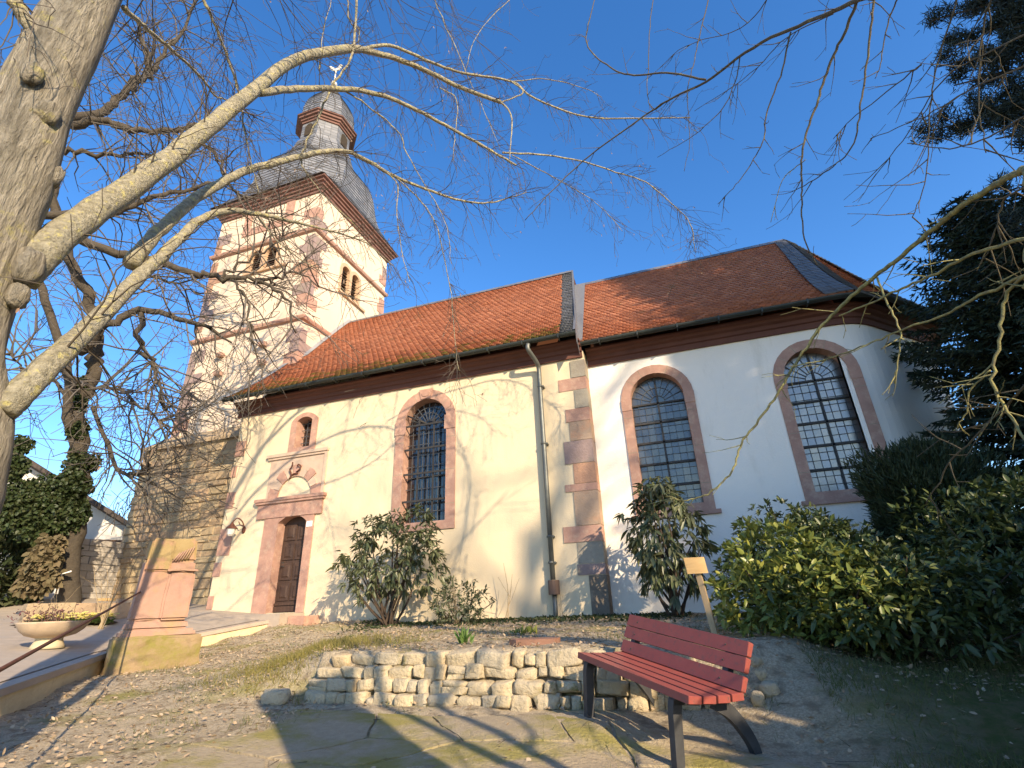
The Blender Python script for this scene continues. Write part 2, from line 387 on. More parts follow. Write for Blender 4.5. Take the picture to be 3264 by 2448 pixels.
# ================================================================== the ground
def sstep(a, b, x):
    t = np.clip((x - a) / (b - a), 0, 1)
    return t * t * (3 - 2 * t)
EY = [-40, -10, 0, 1.5, 3.6, 5.8, 8.4, 10.0, 11.9]
EX = [-4.4, -4.4, -4.3, -4.7, -6.2, -8.0, -9.3, -8.75, -8.75]
EZ = [-.8, -.8, -.72, -.64, -.53, -.40, -.27, -.05, 0.0]
def edge_x(y): return np.interp(y, EY, EX)
def path_z(x, y): return np.minimum(np.interp(y, EY, EZ) + 0.085 * np.clip(edge_x(y) - x, 0, 12), 0.95)
LAWN = np.array([(-.29, 3.77, -.93), (-.95, 4.5, -.80), (.3, 4.1, -.93), (-3.77, 4.9, -.8), (-2.3, 3.1, -.87), (-4.5, 2.8, -.82), (-6.1, 3.6, -.77), (-5.2, 2.2, -.84),
    (-7.9, 5.8, -.66), (-8.5, 7.0, -.60), (-9.2, 8.4, -.50), (-8.95, 9.2, -.36), (-8.65, 9.9, -.18), (-7.4, 6.2, -.62), (-7.0, 7.2, -.52), (-7, 10.3, -.16), (-5, 9.5, -.26), (-4.8, 7, -.45), (-4.5, 5.8, -.66),
    (0, 0, -.98), (3, 0, -1.0), (1.5, 4, -.95), (.75, 5.2, -.66), (1.2, 5.7, -.62), (1.6, 6.4, -.56), (3, 5, -.85), (2, 7, -.5), (4, 9, -.35), (1.5, 8, -.42), (8, 9, -.35), (8, 3, -.95), (-2.7, 1.3, -.86), (-1.2, 10.4, -.24)])
def lawn_z(x, y):
    x = np.asarray(x, float); y = np.asarray(y, float)
    d2 = (x[..., None] - LAWN[:, 0]) ** 2 + (y[..., None] - LAWN[:, 1]) ** 2 + .05
    wt = d2 ** -1.6
    return (wt * LAWN[:, 2]).sum(-1) / wt.sum(-1)
def h(x, y):
    x = np.asarray(x, float); y = np.asarray(y, float)
    L = lawn_z(x, y)
    T = -.37 + np.clip(y - 5.1, 0, 5.4) * .026
    a = np.clip((-3.85 - x) * 1.1, 0, 1.1) + np.clip((x - .3) * 1.3, 0, 1.1)
    m = sstep(-5.9, -4.2, x) * (1 - sstep(.6, 1.8, x)) * sstep(5.07 - a * .7, 5.09 + a * 1.3, y)
    z = L * (1 - m) + T * m
    pz = path_z(x, y) - .03
    z = np.where(x < edge_x(y) - .16, np.where(x < edge_x(y) - .28, pz, np.minimum(pz - .06, np.maximum(z, pz - .2))), z)
    return z
def ax(fine0, fine1, step, far):
    f = np.arange(fine0, fine1 + 1e-6, step)
    g = np.geomspace(.3, far, 22)
    return np.concatenate([fine0 - g[::-1], f, fine1 + g])
gx, gy = ax(-10.5, 4.5, .09, 260), ax(.5, 10.6, .09, 260)
X, Y = np.meshgrid(gx, gy)
rng = np.random.default_rng(3)
Z = h(X, Y)
Z = Z + .012 * np.sin(X * 5.1 + 2 * np.sin(Y * 3.3)) * np.sin(Y * 4.7 + X) * (np.abs(Y - 5.08) > .2) * (Y < 10.3) + rng.normal(0, .004, X.shape)
Z = np.where(Y > 14, np.minimum(Z, -.2 + .9 * (X < -14)), Z)
ny, nx = X.shape
idx = np.arange(nx * ny).reshape(ny, nx)
fq = np.stack([idx[:-1, :-1], idx[:-1, 1:], idx[1:, 1:], idx[1:, :-1]], -1).reshape(-1, 4)
struct(mesh_obj('ground', np.stack([X, Y, Z], -1).reshape(-1, 3), fq, MT['ground'], None, True))

ys = np.concatenate([np.arange(-6, 11.9, .25), [11.9]])
ss = np.concatenate([np.arange(0, 3, .25), np.arange(3, 22, 1.0)])
YY, SS = np.meshgrid(ys, ss, indexing='ij')
XX = edge_x(YY) - SS - .22
PZ = path_z(XX, YY) + .006
i2 = np.arange(XX.size).reshape(XX.shape)
fq = np.stack([i2[:-1, :-1], i2[1:, :-1], i2[1:, 1:], i2[:-1, 1:]], -1).reshape(-1, 4)
struct(mesh_obj('path', np.stack([XX, YY, PZ], -1).reshape(-1, 3), fq[:, ::-1], MT['asphalt'], None, True))

mb, cp = MB(), MB()
ysE = np.concatenate([np.arange(-6, 10.0, .2), [10.0]])
rnd = random.Random(5)
ring, rc = [], []
for y in ysE:
    x, z = float(edge_x(y)), float(np.interp(y, EY, EZ))
    lz = float(lawn_z(x + .05, y)) - .25
    j = rnd.uniform(-.012, .012)
    ring += [(x - .24, y, z - .055), (x + j, y, z - .055), (x + j + .01, y, lz)]
    rc += [(x - .3, y, z + .014), (x + .035, y, z + .014), (x + .035, y, z - .056), (x - .3, y, z - .056)]
k = len(ysE)
mb.add(ring, [(i * 3 + j, (i + 1) * 3 + j, (i + 1) * 3 + j + 1, i * 3 + j + 1) for i in range(k - 1) for j in range(2)])
cp.add(rc, [(i * 4 + j, (i + 1) * 4 + j, (i + 1) * 4 + (j + 1) % 4, i * 4 + (j + 1) % 4) for i in range(k - 1) for j in range(4)])
ew = thing('retaining_wall', 'low cream plastered wall with a flat stone coping edging the grey path', 'wall', (-7, 5, -.6))
mb.build('wall_face', MT['plaster_edge'], ew)
cp.build('coping', MT['coping'], ew)

# flagstones in front of the bench: slabs sharing uneven joints
def slab_outline(cx, cy, rx, ry, rr, n=11):
    out = []
    for i in range(n):
        a = 2 * math.pi * i / n
        c, s = math.cos(a), math.sin(a)
        k = 1 / max(abs(c), abs(s)) ** .8
        out.append((cx + rx * c * k * rr.uniform(.93, 1.0), cy + ry * s * k * rr.uniform(.93, 1.0)))
    return out
pv = MB()
rr = random.Random(11)
NXs, NYs = 6, 5
gp = [[(-3.55 + i * .72 + (.3 * (j % 2)) + rr.uniform(-.16, .16), 2.0 + j * .62 + rr.uniform(-.13, .13)) for i in range(NXs + 1)] for j in range(NYs)]
def wob(p, q, k=5):
    p, q = np.array(p), np.array(q); d = q - p; n_ = np.array((-d[1], d[0]))
    r2 = random.Random(int(abs(p[0] + q[0] + 3 * p[1] + 3 * q[1]) * 1e4))
    return [p + d * i / k + n_ * (r2.uniform(-.03, .03) if 0 < i else 0) for i in range(k)]
for j in range(NYs - 1):
    for i in range(NXs):
        A_, B_, C_, D_ = gp[j][i], gp[j][i + 1], gp[j + 1][i + 1], gp[j + 1][i]
        ab, bc_ = wob(A_, B_), wob(B_, C_)
        dc, ad_ = wob(D_, C_), wob(A_, D_)
        o = ab + bc_ + [np.array(C_)] + dc[1:][::-1] + [np.array(D_)] + ad_[1:][::-1]
        o = np.array(o); c = o.mean(0)
        o = c + (o - c) * (1 - .014 / np.linalg.norm(o - c, axis=1, keepdims=True))
        if c[0] > .35: continue
        dz = rr.uniform(.006, .02)
        n = len(o)
        top = [(x, y, float(h(x, y)) + dz) for x, y in o]; bot = [(x, y, float(h(x, y)) - .05) for x, y in o]
        inn = [(x, y, float(h(x, y)) + dz + .006) for x, y in c + (o - c) * .55]
        pv.add(top + bot + inn + [(c[0], c[1], float(h(*c)) + dz + .004)], [(k, (k + 1) % n, 2 * n + (k + 1) % n, 2 * n + k) for k in range(n)] + [(2 * n + k, 2 * n + (k + 1) % n, 3 * n) for k in range(n)] + [(k, k + n, (k + 1) % n + n, (k + 1) % n) for k in range(n)])
struct(pv.build('paving', MT['paving']))

# ================================================================== the church
church = thing('church', 'cream rendered village church with red tiled roofs and a slate helmed tower', 'church', (-6, 12.5, 0))
YN, XW, XE = 10.5, -11.45, -1.65       # nave front wall, its west and east corners
YC = 10.9                              # choir wall
YR = 14.4                              # ridge line
TX0, TX1, TY0, TY1 = -15.98, -11.2, 11.95, 16.62

def fS(Yw): return lambda a, z, d: (a, Yw + d, z)
def fE(Xw): return lambda a, z, d: (Xw - d, a, z)
def arch(xc, hw, zb, zs, rise=None, n=14):
    rise = hw if rise is None else rise
    pts = [(xc - hw, zb), (xc - hw, zs)]
    if rise >= hw * .99:
        arc = [(xc - hw * math.cos(math.pi * i / n), zs + rise * math.sin(math.pi * i / n)) for i in range(1, n)]
    else:
        Rr = (hw * hw + rise * rise) / (2 * rise)
        a0 = math.asin(hw / Rr)
        arc = [(xc + Rr * math.sin(-a0 + 2 * a0 * i / n), zs + rise - Rr + Rr * math.cos(-a0 + 2 * a0 * i / n)) for i in range(1, n)]
    return pts + arc + [(xc + hw, zs), (xc + hw, zb)]
def wall_poly(mb, fn, outer, holes, d=0.0):
    loops = [outer] + holes
    flat = [p for l in loops for p in l]
    tri = tessellate_polygon([[Vector((a, z, 0)) for a, z in l] for l in loops])
    mb.add([fn(a, z, d) for a, z in flat], [tuple(t) for t in tri])
def ringwall(mb, fn, inner, outer, dfront, douter, dinner):
    n = len(inner)
    vs = [fn(a, z, dfront) for a, z in inner] + [fn(a, z, dfront) for a, z in outer] + [fn(a, z, douter) for a, z in outer] + [fn(a, z, dinner) for a, z in inner]
    fs = []
    for i in range(n):
        j = (i + 1) % n
        fs += [(i, j, n + j, n + i), (n + i, n + j, 2 * n + j, 2 * n + i), (i, 3 * n + i, 3 * n + j, j)]
    mb.add(vs, fs)
def fill(mb, fn, pts, d):
    mb.add([fn(a, z, d) for a, z in pts], [tuple(range(len(pts)))])
def grid_bars(mb, fn, xc, hw, zb, zs, xs, zs_list, wd, d0, d1, rise=None):
    rise = hw if rise is None else rise
    def ztop(x): return zs + rise * math.sqrt(max(0, 1 - ((x - xc) / hw) ** 2))
    def halfw(z): return hw if z <= zs else hw * math.sqrt(max(0, 1 - ((z - zs) / rise) ** 2))
    def bx(x0, x1, z0, z1):
        q = [fn(x, z, d) for d in (d0, d1) for x, z in ((x0, z0), (x1, z0), (x1, z1), (x0, z1))]
        mb.add(q, [(0, 1, 2, 3), (7, 6, 5, 4), (0, 4, 5, 1), (1, 5, 6, 2), (2, 6, 7, 3), (3, 7, 4, 0)])
    for x, top in xs: bx(x - wd / 2, x + wd / 2, zb, min(ztop(x), top))
    for z in zs_list:
        q = halfw(z); bx(xc - q, xc + q, z - wd / 2, z + wd / 2)
def seg_bar(mb, fn, p, q, wd, d0, d1):
    p, q = np.array(p, float), np.array(q, float)
    t = (q - p) / np.linalg.norm(q - p); n_ = np.array((-t[1], t[0])) * wd / 2
    c = [p + n_, q + n_, q - n_, p - n_]
    v = [fn(a[0], a[1], d) for d in (d0, d1) for a in c]
    mb.add(v, [(0, 1, 2, 3), (7, 6, 5, 4), (0, 4, 5, 1), (1, 5, 6, 2), (2, 6, 7, 3), (3, 7, 4, 0)])

holesN, holesC = [], []
def stone_window(name, fn, xc, hwo, fw, zb, zs, sill, holes, pane, rise=None, riso=None, proud=.03, reveal=.28):
    ins = arch(xc, hwo - fw, zb + sill, zs, rise)
    out = arch(xc, hwo, zb, zs, riso)
    mid = arch(xc, hwo - .06, zb + .06, zs, None if riso is None else riso - .05)
    holes.append(mid)
    mb = MB(); ringwall(mb, fn, ins, out, -proud, .05, reveal)
    n_ = len(ins); tot = 0; last = 0
    for i in range(1, n_ - 1):
        pass
    cuts = []
    for sx in (0, 1):
        for z in np.arange(zb + .55, zs - .2, .78): cuts.append(((ins[0][0] if sx == 0 else ins[-1][0], z), (out[0][0] if sx == 0 else out[-1][0], z)))
    if rise is None:
        for i in (1, 4, 6, 10, 12, 15): cuts.append((ins[i], out[i]))
    for p, q in cuts: seg_bar(mb, fn, p, q, .012, -proud - .0015, -proud + .004)
    for k in range(len(cuts)): mb.mi[-6 * (k + 1):] = [1] * (6 * (k + 1))
    o = mb.build(name, [MT['red_stone'], MT['mortar']], church)
    g = MB(); fill(g, fn, ins, reveal - .03)
    if rise is None:                     # small leaded panes, none quite in line with the next
        rp = random.Random(int(xc * 100)); q = hwo - fw; xs_ = np.linspace(-q, q, 9); zs2 = list(np.arange(zb + sill, zs + q, .1567))
        for xa, xb in zip(xs_[:-1], xs_[1:]):
            for za, zb2 in zip(zs2[:-1], zs2[1:]):
                if zb2 > zs and max(abs(xa), abs(xb)) ** 2 + (zb2 - zs) ** 2 > q * q: continue
                ta, tb, d0 = rp.uniform(-.003, .003), rp.uniform(-.003, .003), reveal - .038
                g.add([fn(xc + xa, za, d0 - ta - tb), fn(xc + xb, za, d0 + ta - tb), fn(xc + xb, zb2, d0 + ta + tb), fn(xc + xa, zb2, d0 - ta + tb)], [(0, 1, 2, 3)])
    g.build('pane', pane, o)
    return o

# nave window with its wrought grille
fn = fS(YN)
wx, whw, wzb, wzs, wfw = -5.635, .80, 1.62, 4.22, .235
o = stone_window('arched_window', fn, wx, whw, wfw, wzb, wzs, .19, holesN, MT['glass_nave'])
o['label'] = 'tall arched window in the nave with an iron grille'
hw = whw - wfw
mb = MB()
grid_bars(mb, fn, wx, hw, wzb + .19, wzs - .1, [(wx + dx, wzs - .1) for dx in np.linspace(-hw, hw, 9)[1:-1]], list(np.arange(wzb + .45, wzs - .1, .27)), .013, .17, .182)
for i in range(1, 10):
    a = math.pi * i / 10
    seg_bar(mb, fn, (wx + .12 * math.cos(a), wzs - .06 + .12 * math.sin(a)), (wx + (hw - .02) * math.cos(a), wzs - .03 + (hw - .02) * math.sin(a)), .018, .17, .185)
for rr_ in (.14, .33, .47):
    for i in range(12):
        a, b = math.pi * i / 12, math.pi * (i + 1) / 12
        seg_bar(mb, fn, (wx + rr_ * math.cos(a), wzs - .06 + rr_ * math.sin(a)), (wx + rr_ * math.cos(b), wzs - .06 + rr_ * math.sin(b)), .016, .17, .185)
mb.build('lead_grid', MT['lead_cames'], o)
mb = MB()
for z in (2.28, 2.92, 3.52, 4.12):
    mb.obox((wx - hw - .04, YN + .02, z), (2 * hw + .08, 0, 0), (0, .022, 0), (0, 0, .045))
for dx in (-.2, .2):
    mb.obox((wx + dx - .02, YN + .045, wzb + .2), (.04, 0, 0), (0, .02, 0), (0, 0, 2.5))
for sx in (-1, 1):
    for z in (2.28, 2.92, 3.52, 4.12):
        mb.obox((wx + sx * (hw + .02) - .015, YN + .02, z), (.03, 0, 0), (0, .22, 0), (0, 0, .04))
mb.tube([(wx - hw + .02, YN + .02, 4.44), (wx - .05, YN + .15, 4.2)], .022, 6)
mb.build('grille', MT['iron'], o)
for s_ in (-1, 1):                      # imposts and the keystone with its little shield
    x0 = wx + s_ * (whw + .0)
    mb = MB(); mb.box((min(x0, x0 - s_ * .27) - .012, YN - .045, 3.93), (max(x0, x0 - s_ * .27) + .012, YN - .031, 4.28)); mb.build('impost', MT['red_stone'], o)
mb = MB()
mb.add([(wx - .13, YN - .05, 4.79), (wx + .13, YN - .05, 4.79), (wx + .19, YN - .05, 5.04), (wx - .19, YN - .05, 5.04), (wx - .13, YN - .03, 4.79), (wx + .13, YN - .03, 4.79), (wx + .19, YN - .03, 5.04), (wx - .19, YN - .03, 5.04)],
       [(0, 1, 2, 3), (0, 4, 5, 1), (1, 5, 6, 2), (2, 6, 7, 3), (3, 7, 4, 0)])
sh = [(-.10, 4.97), (-.12, 4.93), (-.08, 4.86), (0, 4.84), (.08, 4.86), (.12, 4.93), (.10, 4.97), (.04, 4.99), (0, 4.975), (-.04, 4.99)]
mb.add([(wx + a, YN - .062, z) for a, z in sh] + [(wx + a * 1.06, YN - .049, z) for a, z in sh], [tuple(range(10))] + [(i, i + 10, (i + 1) % 10 + 10, (i + 1) % 10) for i in range(10)])
mb.build('keystone', MT['red_stone'], o)

# small window over the door
o = stone_window('small_window', fn, -9.235, .425, .185, 3.90, 4.76, .12, holesN, MT['glass_nave'], rise=.10, riso=.22, reveal=.32)
mb = MB()
grid_bars(mb, fn, -9.235, .24, 4.02, 4.78, [(-9.31, 4.85), (-9.16, 4.85)], [4.2, 4.38, 4.56, 4.74], .016, .2, .215, rise=.08)
mb.build('lead_grid', MT['lead_cames'], o)

# door: frame, leaf, lintel, blind arch
DX0, DX1, DZ0, DZT = -9.63, -8.79, .05, 2.10
ins = arch((DX0 + DX1) / 2, (DX1 - DX0) / 2, DZ0, DZT, .17)
out = [(-10.06, DZ0), (-10.06, 2.24)] + [(-10.06 + (1.49) * i / 14, 2.24) for i in range(1, 14)] + [(-8.57, 2.24), (-8.57, DZ0)]
holesN.append([(a * .995 + ((DX0 + DX1) / 2) * .005, z) for a, z in [(-10.0, .06), (-10.0, 2.6), (-8.63, 2.6), (-8.63, .06)]])
mb = MB(); ringwall(mb, fn, ins, out, -.035, .05, .30)
mb.build('door_frame', MT['red_stone'], church)
mb = MB(); mb.box((-10.32, YN - .055, 2.245), (-8.37, YN + .12, 2.60)); mb.box((-10.38, YN - .10, 2.60), (-8.32, YN + .05, 2.66)); mb.box((-10.41, YN - .125, 2.66), (-8.29, YN + .05, 2.735))
mb.build('door_lintel', MT['red_stone'], church)
mb = MB()
mb.box((DX0 - .02, YN + .22, DZ0), (DX1 + .02, YN + .27, DZT + .2))
for r in range(4):
    z0 = DZ0 + .27 + r * .46
    for c in range(2):
        x0 = DX0 + .07 + c * .375
        mb.box((x0, YN + .195, z0), (x0 + .325, YN + .22, z0 + .39))
        mb.add([(x0 + .05, YN + .196, z0 + .05), (x0 + .275, YN + .196, z0 + .05), (x0 + .275, YN + .196, z0 + .34), (x0 + .05, YN + .196, z0 + .34),
                (x0 + .09, YN + .172, z0 + .09), (x0 + .235, YN + .172, z0 + .09), (x0 + .235, YN + .172, z0 + .30), (x0 + .09, YN + .172, z0 + .30)],
               [(4, 5, 6, 7), (0, 1, 5, 4), (1, 2, 6, 5), (2, 3, 7, 6), (3, 0, 4, 7)])
for z0, z1 in ((.08, .2), (.22, .27)):
    mb.box((DX0, YN + .19, z0), (DX1, YN + .221, z1))
d = mb.build('door', MT['oak'], church)
d['label'] = 'dark oak door with eight raised panels'
mb = MB(); mb.tube([(DX0 + .09, YN + .21, 1.10), (DX0 + .09, YN + .15, 1.10), (DX0 + .2, YN + .15, 1.09)], .012, 6); mb.box((DX0 + .06, YN + .20, 1.0), (DX0 + .12, YN + .215, 1.2))
mb.build('handle', MT['iron'], d)
mb = MB()                                # blind arch over the lintel
fr0, fr1 = (-10.22, 2.74), (-8.40, 3.80)
mb.box((-10.24, YN - .05, 3.76), (-8.38, YN + .02, 3.88)); mb.box((-10.28, YN - .08, 3.82), (-8.36, YN + .02, 3.90))
mb.box((-8.46, YN - .05, 2.74), (-8.38, YN + .02, 3.76))
oc, ic = arch(-9.27, .76, 2.74, 2.745), arch(-9.27, .51, 2.74, 2.745)
wall_poly(mb, fn, [(-10.16, 2.74), (-10.16, 3.76), (-8.46, 3.76), (-8.46, 2.74), (-8.77, 2.7401)] + ic[::-1][1:-1] + [(-9.77, 2.7401)], [], -.012)
ba = mb.build('blind_arch', mat('pale_arch_stone', (.56, .43, .32), (.47, .35, .26), scale=3, rough=.95, bump=.3, bscale=30, bdist=.008), church)
for i in range(0, 9):                    # alternating voussoirs
    a0, a1 = math.pi * (i + .04) / 9, math.pi * (i + .96) / 9
    r1 = .80 if i % 2 == 0 else .70
    q = [(.51, a0), (r1, a0), (r1 + .02, (a0 + a1) / 2), (r1, a1), (.51, a1), (.51, (a0 + a1) / 2)]
    f_ = [(-9.27 + r * math.cos(a), YN - .045, 2.745 + r * math.sin(a)) for r, a in q]
    b_ = [(x, YN - .0, z) for x, y, z in f_]
    mb = MB()
    if True:
        mb.add(f_ + b_, [tuple(range(6))] + [(k, k + 6, (k + 1) % 6 + 6, (k + 1) % 6) for k in range(6)])
    mb.build('voussoir', MT['red_stone'] if i % 2 == 0 else ba.data.materials[0], ba)
mb = MB()                                # the broken iron bracket on the arch
mb.tube(spline([(-9.42, YN - .05, 3.24), (-9.40, YN - .09, 3.34), (-9.44, YN - .1, 3.43), (-9.38, YN - .1, 3.50), (-9.39, YN - .09, 3.62)]), .018, 6)
mb.tube(spline([(-9.26, YN - .05, 3.36), (-9.16, YN - .1, 3.38), (-9.10, YN - .1, 3.46), (-9.18, YN - .1, 3.53), (-9.23, YN - .09, 3.49)]), .018, 6)
mb.tube(spline([(-9.46, YN - .05, 3.20), (-9.35, YN - .07, 3.30), (-9.2, YN - .07, 3.31)]), .02, 6)
mb.build('iron_bracket', MT['rust'], ba)

# nave walls
mb = MB()
wall_poly(mb, fn, [(XW, -.6), (XE, -.6), (XE, 5.35), (XW, 5.35)], holesN)
mb.add([(XW, YN, -.6), (XW, 18.3, -.6), (XW, 18.3, 5.35), (XW, YN, 5.35), (XE, YN, -.6), (XE, 18.3, -.6), (XE, 18.3, 5.35), (XE, YN, 5.35)],
       [(0, 3, 2, 1), (4, 5, 6, 7), (1, 2, 6, 5)])
mb.add([(XW + .02, YN, 5.3), (XW + .02, 18.3, 5.3), (XW + .02, YR, 10.0), (XE - .2, YN, 5.3), (XE - .2, 18.3, 5.3), (-2.75, YR, 10.0)], [(0, 2, 1), (3, 4, 5)])
mb.build('nave_wall', MT['stucco'], church)
mb = MB(); mb.box((XW + .2, YN + .5, -.5), (XE - .2, YN + .55, 5.2)); mb.build('dark_interior_sheet', MT['soil_and_dark'], church)  # sheet of dark colour stands for the unlit inside of the nave

# choir with polygonal apse
CXE = 3.92
o1 = stone_window('arched_window', fS(YC), -.20, .77, .20, 1.58, 4.09, .17, holesC, MT['glass_choir'], reveal=.26)
o1['label'] = 'arched choir window of small dark leaded panes beside the corner stones'
o2 = stone_window('arched_window', fS(YC), 2.93, .78, .20, 1.58, 4.07, .17, holesC, MT['glass_bright'], reveal=.26)
o2['label'] = 'arched choir window with bright reflecting panes near the apse'
for o, xc in ((o1, -.20), (o2, 2.93)):
    hw = .57; zb = 1.75; zs = 4.07
    mb = MB()
    grid_bars(mb, fS(YC), xc, hw, zb, zs, [(xc + dx, 4.0) for dx in np.linspace(-hw, hw, 9)[1:-1] if abs(dx) > .01], [z for z in np.arange(zb + .157, 4.0, .1567)], .008, .205, .215)
    for i in range(1, 10):
        a = math.pi * i / 10
        seg_bar(mb, fS(YC), (xc + .16 * math.cos(a), zs - .03 + .16 * math.sin(a)), (xc + hw * math.cos(a), zs + hw * math.sin(a)), .012, .205, .215)
    for rr_ in (.16, .36):
        for i in range(12):
            a, b = math.pi * i / 12, math.pi * (i + 1) / 12
            seg_bar(mb, fS(YC), (xc + rr_ * math.cos(a), zs - .03 + rr_ * math.sin(a)), (xc + rr_ * math.cos(b), zs - .03 + rr_ * math.sin(b)), .012, .205, .215)
    mb.build('lead_grid', MT['lead_cames'], o)
    mb = MB()
    grid_bars(mb, fS(YC), xc, hw, zb, zs, [(xc, 9)], [2.19, 2.66, 3.13, 3.58, 4.02], .038, .18, .22)
    mb.build('glazing_bar', MT['iron'], o)
    for s_ in (-1, 1):
        x0 = xc + s_ * .775; mb = MB()
        mb.box((min(x0, x0 - s_ * .215), YC - .042, 3.86), (max(x0, x0 - s_ * .215), YC - .031, 4.12))
        mb.build('impost', MT['red_stone'], o)
    mb = MB(); mb.box((xc - .86, YC - .06, 1.52), (xc + .86, YC + .02, 1.60)); mb.build('sill', MT['red_stone'], o)
def apse_path(r=.5, n=7):
    a, b, c = np.array((CXE, YC)), np.array((CXE + 2.05, YC + 2.05)), np.array((CXE + 2.05, YC + 4.95))
    out = [(-1.75, YC)]
    def rnd_(p, q, s, r):
        u1 = (p - q) / np.linalg.norm(p - q); u2 = (s - q) / np.linalg.norm(s - q)
        A, B = q + u1 * r, q + u2 * r
        return [tuple((1 - t) ** 2 * A + 2 * t * (1 - t) * q + t * t * B) for t in np.linspace(0, 1, n)]
    out += rnd_(np.array((0, YC)), a, b, r) + rnd_(a, b, c, .4)
    out += [(CXE + 2.05, YC + 4.95), (CXE, YC + 7), (-1.75, YC + 7)]
    return out
ap = apse_path()
mb = MB()
wall_poly(mb, fS(YC), [(-1.75, -.6), (ap[1][0], -.6), (ap[1][0], 5.3), (-1.75, 5.3)], holesC)
mb.add([(x, y, z) for x, y in ap[1:] for z in (-.6, 5.3)], [(2 * i, 2 * i + 2, 2 * i + 3, 2 * i + 1) for i in range(len(ap) - 2)], False)
cw = mb.build('choir_wall', MT['stucco_choir'], church)
mb = MB(); mb.box((-1.5, YC + .45, -.5), (CXE, YC + .5, 5.2)); mb.build('dark_interior_sheet', MT['soil_and_dark'], church)  # same dark sheet for the unlit choir

# corner stones
QN = [(-1.97, -1.66, 5.11, 4.70), (-2.28, -1.66, 4.69, 4.40), (-1.93, -1.66, 4.39, 3.96), (-2.17, -1.66, 3.95, 3.66), (-2.11, -1.66, 3.65, 3.23), (-2.27, -1.66, 3.22, 2.73),
      (-2.10, -1.66, 2.72, 2.30), (-2.31, -1.66, 2.29, 2.14), (-2.14, -1.66, 2.13, 1.45), (-2.42, -1.66, 1.44, 1.13), (-2.16, -1.66, 1.12, .72), (-2.19, -1.66, .71, .51), (-1.98, -1.66, .50, -.4)]
rr = random.Random(2)
QC = ['quoin_grey', 'red_stone', 'quoin_grey', 'red_stone', 'quoin_tan', 'quoin_purple', 'quoin_orange', 'red_stone', 'quoin_tan', 'red_stone', 'quoin_grey', 'quoin_purple', 'quoin_dark']
for nm_, c_ in (('quoin_grey', (.36, .32, .25)), ('quoin_tan', (.43, .31, .22)), ('quoin_purple', (.34, .25, .225)), ('quoin_orange', (.42, .25, .17)), ('quoin_dark', (.20, .165, .125))):
    MT[nm_] = mat(nm_ + '_stone', c_, tuple(v * .78 for v in c_), scale=3, rough=.95, bump=.6, bscale=22, bdist=.02, c3=(.46, .27, .17) if 'tan' in nm_ or 'orange' in nm_ else (.26, .22, .17), s3=2.4, t3=(.52, .66))
for (x0, x1, z1, z0), m_ in zip(QN, QC):
    mb = MB(); mb.box((x0, YN - .014 - rr.uniform(0, .012), z0), (XE + .008 + rr.uniform(0, .006), YC - .02, z1))
    mb.build('corner_stone', MT[m_], church)
for x1, z1, z0 in [(-11.14, 4.45, 4.02), (-11.3, 3.75, 3.45), (-11.2, 3.05, 2.62), (-11.05, 2.10, 1.44), (-11.23, 1.28, .95), (-11.28, .5, .2)]:
    mb = MB(); mb.box((XW - .012, YN - .015 - rr.uniform(0, .01), z0), (x1, YN + .4, z1)); mb.build('corner_stone', MT['red_stone'], church)

# cornices, gutters, downpipe
def corn(z): return [(0, z), (.05, z), (.05, z + .12), (.09, z + .14), (.10, z + .22), (.17, z + .25), (.18, z + .31), (.27, z + .33), (.27, z + .37), (0, z + .37)]
mb = MB(); mb.sweep(corn(5.17), [(XW - .12, YN), (XE - .02, YN)]); mb.build('nave_cornice', MT['red_stone_shaded'], church)
mb = MB(); mb.sweep(corn(5.08), [(XE + .03, YC)] + ap[1:-2] + [(CXE + .4, YC + 6.6)]); mb.build('choir_cornice', MT['red_stone_shaded'], church)
def gutter_prof(o, z, r=.075, n=9):
    a = [(o + r * math.cos(math.pi + math.pi * i / (n - 1)), z + r * math.sin(math.pi + math.pi * i / (n - 1))) for i in range(n)]
    b = [(o + (r - .012) * math.cos(2 * math.pi - math.pi * i / (n - 1)), z + (r - .012) * math.sin(2 * math.pi - math.pi * i / (n - 1))) for i in range(n)]
    return a + b
mb = MB(); mb.sweep(gutter_prof(.50, 5.585), [(XW - .26, YN), (XE - .04, YN)])
for x in np.arange(XW, XE, .85): mb.obox((x, YN - .585, 5.49), (.03, 0, 0), (0, .18, 0), (0, 0, .10))
mb.build('gutter', MT['gutter'], church)
mb = MB(); mb.sweep(gutter_prof(.50, 5.49), [(XE - .1, YC)] + ap[1:-2] + [(CXE + .4, YC + 6.6)])
for x in np.arange(XE + .4, CXE - .3, .85): mb.obox((x, YC - .585, 5.40), (.03, 0, 0), (0, .18, 0), (0, 0, .10))
mb.build('gutter', MT['gutter'], church)
mb = MB()
px_ = -2.69
mb.tube(spline([(px_ - .12, YN - .50, 5.50), (px_ - .12, YN - .50, 5.36), (px_ - .02, YN - .25, 5.16), (px_, YN - .12, 5.02), (px_, YN - .12, 4.7)], 4) + [(px_ + .01, YN - .12, 2.6), (px_ + .02, YN - .12, .45)], .052, 10)
mb.tube([(px_ + .03, YN - .12, .2), (px_ + .03, YN - .12, -.4)], .045, 10)
dp = mb.build('downpipe', MT['pipe'], church)
for z in (4.55, 3.2, 1.25, .75): mb = MB(); mb.tube([(px_ + .006, YN - .12, z), (px_ + .006, YN - .12, z + .04)], .063, 10); mb.box((px_ + .05, YN - .13, z), (px_ + .09, YN + .0, z + .035)); mb.build('pipe_clip', MT['pipe'], dp)
mb = MB(); mb.tube([(px_ + .03, YN - .13, .18), (px_ + .03, YN - .13, .44)], .115, 12, smooth=False)
mb.build('leaf_trap', mat('brown_leaf_trap', (.16, .10, .07), (.12, .08, .06), rough=.6), dp)

